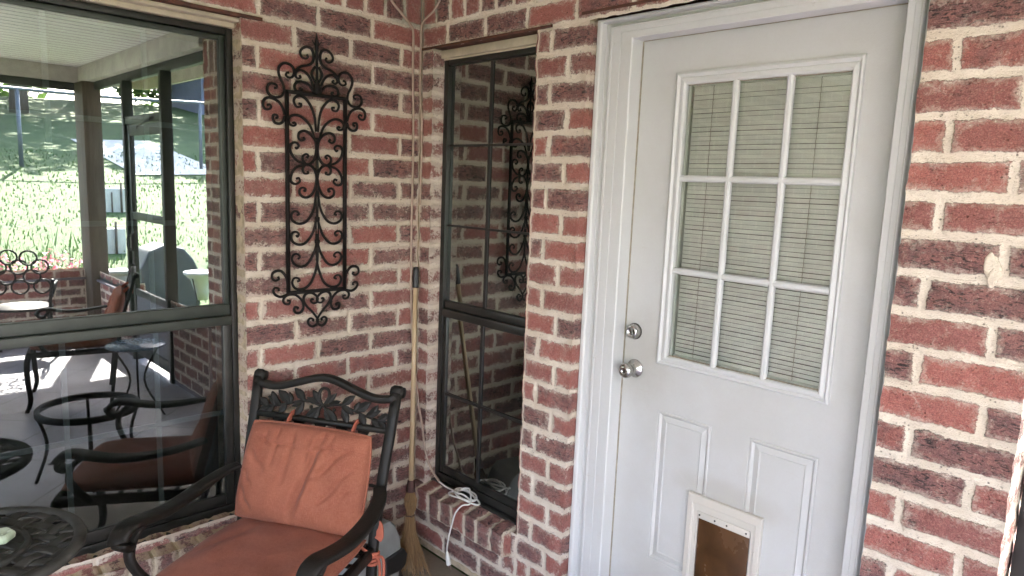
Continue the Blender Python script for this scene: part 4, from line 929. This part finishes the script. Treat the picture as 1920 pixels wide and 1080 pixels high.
# ------------------------------------------------------------------ side table with woven metal top
def side_table():
    t = empty('side_table')
    m = MB(); m.lathe([(.232,.664),(.232,.676),(.238,.681),(.254,.682),(.262,.678),(.2645,.670),(.262,.660),(.250,.656),(.236,.658),(.232,.664)], 72, (0,0,0), 'z', False); m.build('rim', M['dusty'], t)
    m = MB(); m.lathe([(.118,.670),(.118,.681),(.122,.684),(.130,.684),(.134,.681),(.134,.670),(.118,.670)], 60, (0,0,0), 'z', False); m.build('inner_ring', M['dusty'], t)
    m = MB(); rr_ = .238
    for dr in (0, 1):
        for k in range(-4, 5):
            o_ = k*.056
            for e in (0,):
                oo = o_
                if abs(oo) > rr_*.97: continue
                h = math.sqrt(rr_*rr_-oo*oo); n = max(4, int(h/.012)); P = []
                for j in range(n+1):
                    s_ = -h+2*h*j/n; ph = math.cos(math.pi*(s_/.056+k+dr)); z = .6695+.0042*ph
                    P.append((s_, oo, z) if dr == 0 else (oo, s_, z))
                m.tube(P, 1, 8, flat=(.0160,.0030))
    m.build('woven_top', M['dusty'], t)
    m = MB(); m.lathe([(.045,.655),(.030,.63),(.018,.60),(.016,.45),(.024,.40),(.030,.36),(.022,.32),(.018,.22),(.034,.17),(.036,.14),(.0001,.13)], 24, (0,0,0), 'z', False)
    for k in range(4): a = k*math.pi/2; m.tube([(.03*math.cos(a), .03*math.sin(a), .645), (.235*math.cos(a), .235*math.sin(a), .660)], .008, 6)
    m.build('pedestal', M['dusty'], t)
    for k in range(3):
        a = k*2*math.pi/3+.4; ca, sa = math.cos(a), math.sin(a); m = MB()
        m.tube(crom([(.02*ca,.02*sa,.20),(.08*ca,.08*sa,.17),(.15*ca,.15*sa,.08),(.20*ca,.20*sa,.012),(.225*ca,.225*sa,.014)], 5), .013, 8); m.build('leg', M['dusty'], t)
    return t
st = side_table(); st.location = (.283, -1.668, 0); st.rotation_euler = (0, 0, R(38))
tag(st, 'round black metal side table with a woven lattice top beside the armchair', 'side table')
m = MB(); m.lathe([(.0001,.0),(.030,.0),(.036,.006),(.038,.018),(.030,.027),(.024,.024),(.0001,.020)], 6, (0,0,0), 'z', False)
o = m.build('glass_dish', M['soap'], None, .003); o.location = (.285, -1.605, .686); o.rotation_euler = (0, 0, .3); tag(o, 'pale green faceted glass dish on the round metal side table', 'dish')

# ------------------------------------------------------------------ grey plastic bin behind the chair
bn = empty('storage_bin', (.165, -.375, 0), R(12)); tag(bn, 'grey plastic storage bin with a black latch on the floor behind the armchair', 'bin')
m = MB()
prof_b = [(-.125,.0),(.105,.0),(.128,.09),(.118,.20),(.085,.27),(.055,.30),(-.12,.30)]
m.prism(prof_b, lambda u, v, q: (q, u, v), -.10, .10); m.build('body', M['greyp'], bn, .010)
m = MB(); m.prism([(.02,.145),(.128,.150),(.150,.115),(.142,.070),(.11,.055),(.02,.065)], lambda u, v, q: (q, u, v), -.02, .112); m.build('latch', M['black'], bn, .006)
m = MB(); m.prism([(.112,.0),(.150,.0),(.128,.06),(.10,.06)], lambda u, v, q: (q, u, v), .02, .09); m.build('foot', M['black'], bn, .004)

# ------------------------------------------------------------------ screened porch
m = MB(); m.box(-.3, -6.35, 0, 1.7, -6.15, 2.9); m.build('light_block_wall', M['beam'], house)  # unseen wall added to cut the light coming from the -y side
porch = empty('screened_porch', (2.7, 0, 0)); tag(porch, 'screened porch with beadboard ceiling, brown corner post and low brick wall', 'porch')
def pin(o): o.location.x -= 2.7; return o
XP, YP = 5.45, .08
m = MB(); m.box(-.0, -6.1, 2.70, XP+.1, -.003, 2.715).box(XE+.04, -.003, 2.70, XP+.1, YP+.05, 2.715); pin(m.build('ceiling', M['ceil'], porch))
m = MB(); m.prism([(-.3,2.74),(5.95,2.74),(5.95,2.80),(-.3,3.6)], lambda u, v, q: (u, q, v), -6.5, .75); pin(m.build('roof', M['roofm'], porch))
m = MB(); m.box(XP-.02, -6.1, 2.545, XP+.10, YP+.05, 2.699, .004).box(XE+.015, YP-.10, 2.545, XP-.02, YP+.04, 2.699, .004).box(0.05, -6.12, 2.545, XP, -6.0, 2.699, .004)
m.box(XP+.42, -6.5, 2.60, XP+.46, .75, 2.735).box(XE+.1, .72, 2.60, XP+.42, .75, 2.735)
pin(m.build('beam', M['beam'], porch))
m = MB(); m.box(XP+.11, -6.4, 2.735, XP+.42, .72, 2.739).box(XE+.05, .14, 2.735, XP+.11, .72, 2.739); pin(m.build('soffit', M['beam'], porch))
m = MB(); m.box(XP-.29, YP-.13, 0, XP+.03, YP+.03, 2.545, .006); pin(m.build('post', M['post'], porch))
for y in (-2.9, -6.0): m = MB(); m.box(XP-.10, y-.09, 0, XP+.06, y+.09, 2.545, .006); pin(m.build('post', M['post'], porch))
m = MB(); fm = m                                                    # screen frames
fm.box(XP, -6.0, 2.47, XP+.045, YP-.13, 2.545, .002).box(XP, -6.0, .60, XP+.05, YP-.13, .645, .002)
fm.box(XE+.022, YP-.03, 2.47, XP-.30, YP+.02, 2.545, .002)
bz = MB(); bz.box(XE+.004, .148, .0, XE+.05, .205, 2.545, .002); pin(bz.build('screen_frame', M['black'], porch))
fm.box(3.10, .0, 0, 3.15, .082, 2.47, .002).box(4.07, .0, 0, 4.12, .082, 2.47, .002).box(3.15, .01, 2.10, 4.07, .07, 2.16, .002)
fm.box(4.12, YP-.06, .60, XP-.30, YP, .645, .002).box(XE+.06, YP-.06, .62, 3.10, YP, .66, .002)
fm.box(0.05, -6.05, .60, XP, -6.0, .645, .002).box(XP+.005, -4.5, .645, XP+.04, -4.46, 2.47).box(XP+.005, -1.55, .645, XP+.04, -1.51, 2.47)
for x in (1.3, 2.6, 3.9): fm.box(x, -6.04, .645, x+.045, -6.0, 2.47)
pin(m.build('screen_frame', M['greenframe'], porch))
def knee(O, U, N, L, key):
    kn = Bricks(.05, .002)
    for r in range(18, 25): course(kn, O, U, N, r, [(0, L, False, False)], [.12*(1+r % 2)+.2415*i for i in range(40)], None, .35, 0, key)
    pin(kn.build('low_brick_wall', porch))
knee((XP-.06,-6,0), (0,1,0), (-1,0,0), 5.95, 'k1'); knee((4.12,YP-.06,0), (1,0,0), (0,-1,0), XP-4.42, 'k2'); knee((XE+.12,YP-.06,0), (1,0,0), (0,-1,0), 3.10-XE-.12, 'k3'); knee((4.12,YP+.06,0), (0,-1,0), (-1,0,0), .12, 'k4')
knee((XP+.06,YP,0), (0,-1,0), (1,0,0), 6.0, 'k5')
m = MB(); m.box(XP-.09, -6.0, .580, XP+.08, YP-.13, .602, .003).box(4.10, YP-.09, .580, XP-.3, YP+.08, .602, .003).box(XE+.10, YP-.09, .6, 3.10, YP+.08, .62, .003).box(XE+.12, YP-.055, 0, 3.1, YP+.05, .6).box(4.13, YP-.055, 0, XP-.3, YP+.05, .58).box(XP-.055, -6, 0, XP+.05, YP-.3, .58).box(0, -6.06, 0, XP, -5.95, .6)
pin(m.build('wall_cap', simple('purple_grey_cap', (.20,.17,.19), .6, 0, .2, 10), porch))
m = MB()                                                            # screen door
m.box(3.16, .022, .06, 3.225, .05, 2.09, .002).box(3.995, .022, .06, 4.06, .05, 2.09, .002)
for z0_, z1_ in ((.06,.16),(.60,.66),(1.28,1.345),(2.0,2.09)): m.box(3.225, .023, z0_, 3.995, .049, z1_, .002)
sdr = pin(m.build('screen_door', M['greenframe'], porch))
m = MB(); m.box(3.225, .030, .16, 3.995, .042, .60); o = m.build('kick_panel', M['fence'], sdr)
m = MB(); m.tube(crom([(3.99,-.0,1.02),(3.985,-.03,1.03),(3.985,-.03,1.12),(3.99,-.0,1.13)], 4), .006, 8); m.box(3.98, 0, 1.0, 4.02, .02, 1.15); m.build('handle', M['black'], sdr)
m = MB(); m.tube([(3.30,.0,2.13),(3.62,-.02,2.07)], .010, 8).tube([(3.62,-.02,2.07),(3.80,.02,2.05)], .005, 6); pin(m.build('door_closer', M['black'], porch))
m = MB(); m.box(0, -6.2, -.02, XP+.06, 0.0, 0.0).box(XE+.01, 0.0, -.02, XP+.06, YP+.06, 0.0); tag(m.build('floor', M['floor']), kind='structure')

# ------------------------------------------------------------------ other furniture, seen in the window's reflection
t = empty('chair', (4.78, -.70, 0), R(100)); tag(t, 'dark metal chair with a looped ring back, reflected at the far left of the window', 'chair')
m = MB()
for (cx, cz) in ((-.07,.93),(.07,.92),(-.15,.84),(-.0,.84),(.15,.84),(-.09,.75),(.09,.75),(-.16,.66),(0,.66),(.16,.66)):
    m.tube([(cx+.062*math.cos(a), .20+(cz-.45)*.25, cz+.062*math.sin(a)) for a in [k*math.pi/10 for k in range(20)]], .0085, 6, closed=True)
m.build('ring_back', M['cast'], t)
for s_ in (-1, 1): m = MB(); m.tube(crom([(s_*.23,.20,0),(s_*.21,.18,.45),(s_*.24,.27,.72)], 5), .014, 8); m.build('back_leg', M['cast'], t)
m = MB(); m.lathe([(.0001,.43),(.235,.43),(.245,.44),(.235,.455),(.0001,.45)], 28, (0,0,0), 'z', False); m.build('seat', M['cast'], t)
for s_ in (-1, 1):
    m = MB(); m.tube(crom([(s_*.17,-.15,.44),(s_*.20,-.20,.25),(s_*.19,-.20,0)], 5), .012, 8); m.build('leg', M['cast'], t)
    m = MB(); m.tube(crom([(s_*.235,.24,.66),(s_*.27,.05,.67),(s_*.27,-.12,.64),(s_*.25,-.16,.56),(s_*.20,-.10,.45)], 5), .012, 8); m.build('armrest', M['cast'], t)

t = empty('mosaic_table', (2.50, -.42, 0)); tag(t, 'small round table with a blue mosaic top, reflected in the lower left window', 'table')
m = MB(); m.lathe([(.0001,.492),(.185,.492),(.192,.500),(.185,.508),(.0001,.508)], 40, (0,0,0), 'z', False); m.build('tabletop', M['blueglass'], t)
for k in range(3):
    a = k*2.094+.3; m = MB(); m.tube(crom([(.15*math.cos(a), .15*math.sin(a), .49), (.05*math.cos(a), .05*math.sin(a), .25), (.19*math.cos(a), .19*math.sin(a), 0)], 5), .008, 6); m.build('leg', M['cast'], t)

t = empty('ring_stand', (1.58, -.93, 0)); tag(t, 'dark round metal ring stand on thin legs, reflected in the lower left window', 'plant stand')
m = MB(); m.lathe([(.228,.385),(.228,.405),(.240,.41),(.252,.405),(.252,.375),(.240,.37),(.228,.385)], 48, (0,0,0), 'z', False); m.build('rim', M['cast'], t)
for k in range(4):
    a = k*math.pi/2+.2; m = MB(); m.tube(crom([(.24*math.cos(a), .24*math.sin(a), .385), (.20*math.cos(a), .20*math.sin(a), .2), (.26*math.cos(a), .26*math.sin(a), 0)], 5), .009, 6); m.build('leg', M['cast'], t)

# ------------------------------------------------------------------ outside: lawn, drive, fence, trees
def gh(x, y):
    d = max(0.0, x-7.2); h = -.14+.155*min(d, 34)+.02*max(0, d-34)
    d2 = max(0.0, y-3.5); h += .045*min(d2, 30)
    return h+.05*math.sin(x*.31+1)*math.sin(y*.27)*min(1, d/4)
xs_ = np.concatenate([np.arange(-60, 2.0, 6), np.arange(2.0, 14, .5), np.arange(14, 50, 1.5), np.arange(50, 300, 25)]); ys_ = np.concatenate([np.arange(-200, -20, 20), np.arange(-20, 24, 1.0), np.arange(24, 240, 20)])
V = [(x, y, gh(x, y)) for x in xs_ for y in ys_]; ny = len(ys_)
F = [(i*ny+j, (i+1)*ny+j, (i+1)*ny+j+1, i*ny+j+1) for i in range(len(xs_)-1) for j in range(ny-1)]
m = MB(); m.add(V, F, True); tag(m.build('ground', M['grass'], recalc=False), kind='structure')
rb = random.Random(5)
V = []; F = []; CC = []
def blade(x, y, h, w_):
    z = gh(x, y)-.01; a = rb.random()*6.28; b = len(V); lx, ly = rb.uniform(-.3,.3)*h, rb.uniform(-.3,.3)*h; c = rb.random()
    V.extend([(x-w_*math.cos(a), y-w_*math.sin(a), z), (x+w_*math.cos(a), y+w_*math.sin(a), z), (x+lx, y+ly, z+h)]); CC.extend([c]*3); F.append((b, b+1, b+2))
for k in range(7000):
    x = 6.0+16*rb.random()**1.6; y = -2.0+rb.random()*(3.6+x*.32)
    blade(x, y, rb.uniform(.04,.10)+(.25 if (rb.random() < .25 and 7.4 < x < 11 and y < 1.4) else 0), rb.uniform(.006,.014)*(x/7))
tag(coloured('grass', V, F, CC, M['blade']), 'long sunlit grass growing on the slope beyond the porch', 'grass', kind='stuff')
def ribbon(name, pts, wdt, mat, lift=.03):
    m = MB(); vs = []
    for (x, y) in pts: vs += [(x-wdt/2, y, gh(x-wdt/2, y)+lift), (x+wdt/2, y, gh(x+wdt/2, y)+lift)]
    m.add(vs, [(2*i, 2*i+1, 2*i+3, 2*i+2) for i in range(len(pts)-1)], True); return m.build(name, mat, recalc=False)
tag(ribbon('driveway', [(21.5+.0*y, y) for y in [4.1+.5*k for k in range(6)]], 7.0, M['drive']), kind='structure')
for i, (x, y, L, hh_) in enumerate(((13.6, 2.22, .48, .50), (10.2, 1.20, .46, .42))):
    rw = empty('retaining_wall', (x, y, gh(x, y))); tag(rw, ('upper' if i == 0 else 'lower')+' of two short white retaining walls on the grass slope, seen in the reflection', 'wall', 'white retaining walls on the slope')
    m = MB(); m.box(0, 0, -.3, .18, L, hh_, .02); m.build('wall', M['drive'], rw)
    m = MB(); m.tube([(-.03,.30,-.1),(-.03,.30,hh_+.12)], .02, 6); m.build('post', M['bark'], rw)
    m = MB(); m.tube([(-.03,.12,-.1),(-.03,.12,hh_-.08)], .015, 6); m.build('post', M['bark'], rw)
fe = empty('chain_fence', (19, 0, gh(19, 0))); tag(fe, 'thin metal fence with a top rail crossing the slope above the lawn', 'fence')
z0_ = gh(19, 0); m = MB(); m.tube([(0, y, gh(19, y)-z0_+1.95) for y in range(-12, 26, 2)], .045, 6); m.build('rail', M['fence'], fe)
for y in (-9.6, -5.2, -.7+2.4, 6.2, 10.6, 15, 19.4): m = MB(); m.tube([(0, y, gh(19, y)-z0_-.1), (0, y, gh(19, y)-z0_+1.95)], .05, 6); m.build('post', M['fence'], fe)

def foliage(name, parent, centres, n, size, mat, rnd_, flat=.7):
    V = []; F = []; CC = []
    for k in range(n):
        cx, cy, cz, r_ = rnd_.choice(centres); d = Vector((rnd_.gauss(0,1), rnd_.gauss(0,1), rnd_.gauss(0,1))).normalized(); q = r_*rnd_.uniform(.55, 1.05)
        c = Vector((cx, cy, cz))+Vector((d.x*q, d.y*q, d.z*q*flat)); s_ = size*rnd_.uniform(.6, 1.3)
        a = Vector((rnd_.uniform(-1,1), rnd_.uniform(-1,1), rnd_.uniform(-.6,.6))).normalized(); b = a.cross(Vector((rnd_.uniform(-1,1), rnd_.uniform(-1,1), rnd_.uniform(-1,1)))).normalized()
        i = len(V); V += [c-a*s_*.5, c+b*s_*.28, c+a*s_*.5, c-b*s_*.28]; CC += [rnd_.random()]*4; F.append((i, i+1, i+2, i+3))
    return coloured(name, V, F, CC, mat, parent)
def tree(x, y, H, Rr, label, group, seed, n=2600):
    rnd_ = random.Random(seed); t = empty('tree', (x, y, gh(x, y)-.1)); tag(t, label, 'tree', group)
    m = MB(); m.tube(crom([(0,0,0),(.1,.05,H*.25),(-.05,.1,H*.5),(.1,0,H*.8)], 5), [H*.028*(1-.045*k) for k in range(16)], 10); cs = []
    for k in range(9):
        a = k*2.4+rnd_.random(); z = H*(.42+.05*k); e = (Rr*.72*math.cos(a)*(1-.05*k), Rr*.72*math.sin(a)*(1-.05*k), z+H*.10)
        m.tube([(0,0,z-H*.08), (e[0]*.5, e[1]*.5, z+H*.02), e], [H*.011,H*.007,H*.003], 6); cs.append((*e, Rr*rnd_.uniform(.34,.5)))
    cs.append((0,0,H*.9,Rr*.5)); m.build('trunk', M['bark'], t)
    foliage('crown', t, cs, n, Rr*.13, M['leaf'], rnd_)
for i, (x, y, H, Rr, lb) in enumerate(((30, -3.5, 11, 4.6, 'broad tree shading the top of the slope at the far left of the reflection'), (34, 4.2, 13, 5.0, 'tall tree behind the fence above the driveway, seen in the reflection'),
        (31, 11.8, 12, 4.8, 'tree beside the far building at the right of the reflection'), (24, -9.5, 10, 4.2, 'tree standing out of sight to the left of the lawn'), (40, -1, 14, 5.5, 'largest tree at the crest of the slope'), (42, 8.5, 14, 5.5, 'dense tree at the crest behind the driveway'), (40, 15.5, 13, 5.2, 'rightmost tree on the crest of the slope'))):
    tree(x, y, H, Rr, lb, 'trees on the slope', 30+i)
# shade tree close to the porch throws broken shade over the lawn
tree(15.5, -5.5, 9.5, 3.6, 'nearest tree on the lawn, shading the grass left of the reflected view', 'trees on the slope', 77, 3000)
tree(18.0, -3.2, 10.5, 4.2, 'unseen tree added left of the lawn so its crown dapples the grass', 'trees on the slope', 83, 1100)  # out of view, added for its dappled shade on the lawn
for i, (x, y, r_) in enumerate(((6.35, -.75, .36), (6.40, -1.30, .38), (6.35, -.20, .30), (6.45, -1.95, .4))):
    b = empty('flowering_shrub', (x, y, -.14)); rnd_ = random.Random(i+3)
    tag(b, ('pink flowering shrub behind the low brick wall', 'larger pink flowering shrub behind the ring backed chair', 'small pink flowering shrub beside the brown porch post', 'pink flowering shrub furthest from the porch post')[i], 'shrub', 'pink flowering shrubs along the porch')
    cs = [(rnd_.uniform(-.15,.15), rnd_.uniform(-.2,.2), .55, r_), (0, 0, .25, r_)]
    m = MB()
    for k in range(6): a = k*1.05; m.tube([(0,0,0), (.12*math.cos(a), .12*math.sin(a), .3), (.22*math.cos(a), .22*math.sin(a), .55)], .006, 5)
    m.build('stem', M['bark'], b)
    foliage('leaves', b, cs, 700, .055, M['shrubleaf'], rnd_, .95); tag(foliage('flowers', b, [(c[0], c[1], c[2]+.08, c[3]*1.05) for c in cs], 700, .05, M['petal'], rnd_, .95), kind='stuff')
# covered grill, urn, box outside the porch door
g = empty('grill', (7.0, 1.22, gh(7, 1.22))); tag(g, 'barbecue grill under a grey fitted cover outside the screen door', 'grill')
m = MB(); m.prism([(-.36,0),(.36,0),(.37,.55),(.30,.72),(.18,.86),(-.05,.92),(-.25,.84),(-.35,.62)], lambda u, v, q: (q, u, v), -.25, .25); m.build('cover', M['coverm'], g, .03)
for x in (-.2, .2):
    for y in (-.28, .28): m = MB(); m.tube([(x,y,-.05),(x,y,.05)], .03, 8); m.build('wheel', M['black'], g)
u = empty('urn_planter', (5.95, 1.32, -.14)); tag(u, 'white urn planter on a thin wire stand on the lawn', 'planter')
m = MB(); m.lathe([(.0001,.30),(.06,.30),(.09,.42),(.13,.56),(.20,.62),(.21,.65),(.17,.66),(.16,.62),(.0001,.60)], 28, (0,0,0), 'z', False); m.build('bowl', M['white'], u)
for k in range(3): a = k*2.094; m = MB(); m.tube([(.16*math.cos(a),.16*math.sin(a),.58),(.09*math.cos(a),.09*math.sin(a),.30),(.17*math.cos(a),.17*math.sin(a),0)], .008, 6); m.build('leg', M['black'], u)
x_ = empty('utility_box', (6.25, .48, -.14)); tag(x_, 'rounded grey utility box on the grass beside the porch post', 'utility box')
m = MB(); m.box(-.13,-.10,0,.13,.10,.66,.05); m.build('housing', M['greyp'], x_); m = MB(); m.box(-.15,-.12,.64,.15,.12,.69,.015); m.build('lid', M['greyp'], x_)
h2 = empty('far_building', (37, 16.5, gh(37, 16.5))); tag(h2, 'low blue grey building under the trees at the top of the slope', 'building')
m = MB(); m.box(0, -3.5, -1, 6, 5.5, 2.3); m.build('wall', M['distant'], h2); m = MB(); m.prism([(-.5,2.25),(6.5,2.25),(3,3.6)], lambda u, v, q: (u, q, v), -3.9, 5.9); m.build('roof', M['roofm'], h2)
for y in (-2, 1, 3.6): m = MB(); m.box(-.04, y, .7, .02, y+.9, 1.8); m.build('window', M['glassB'], h2)

# wood edge along the crest: nobody could count it
cs = []; rnd_ = random.Random(99)
for k in range(46):
    y = -16+k*1.15; x = 45+rnd_.uniform(-3, 3); cs.append((x, y, gh(x, y)+rnd_.uniform(1.0, 6.0), rnd_.uniform(1.6, 2.8)))
tag(foliage('woodland', None, cs, 9000, .62, M['leaf'], rnd_, .95), 'dense dark wood along the crest of the slope', 'woodland', kind='stuff')
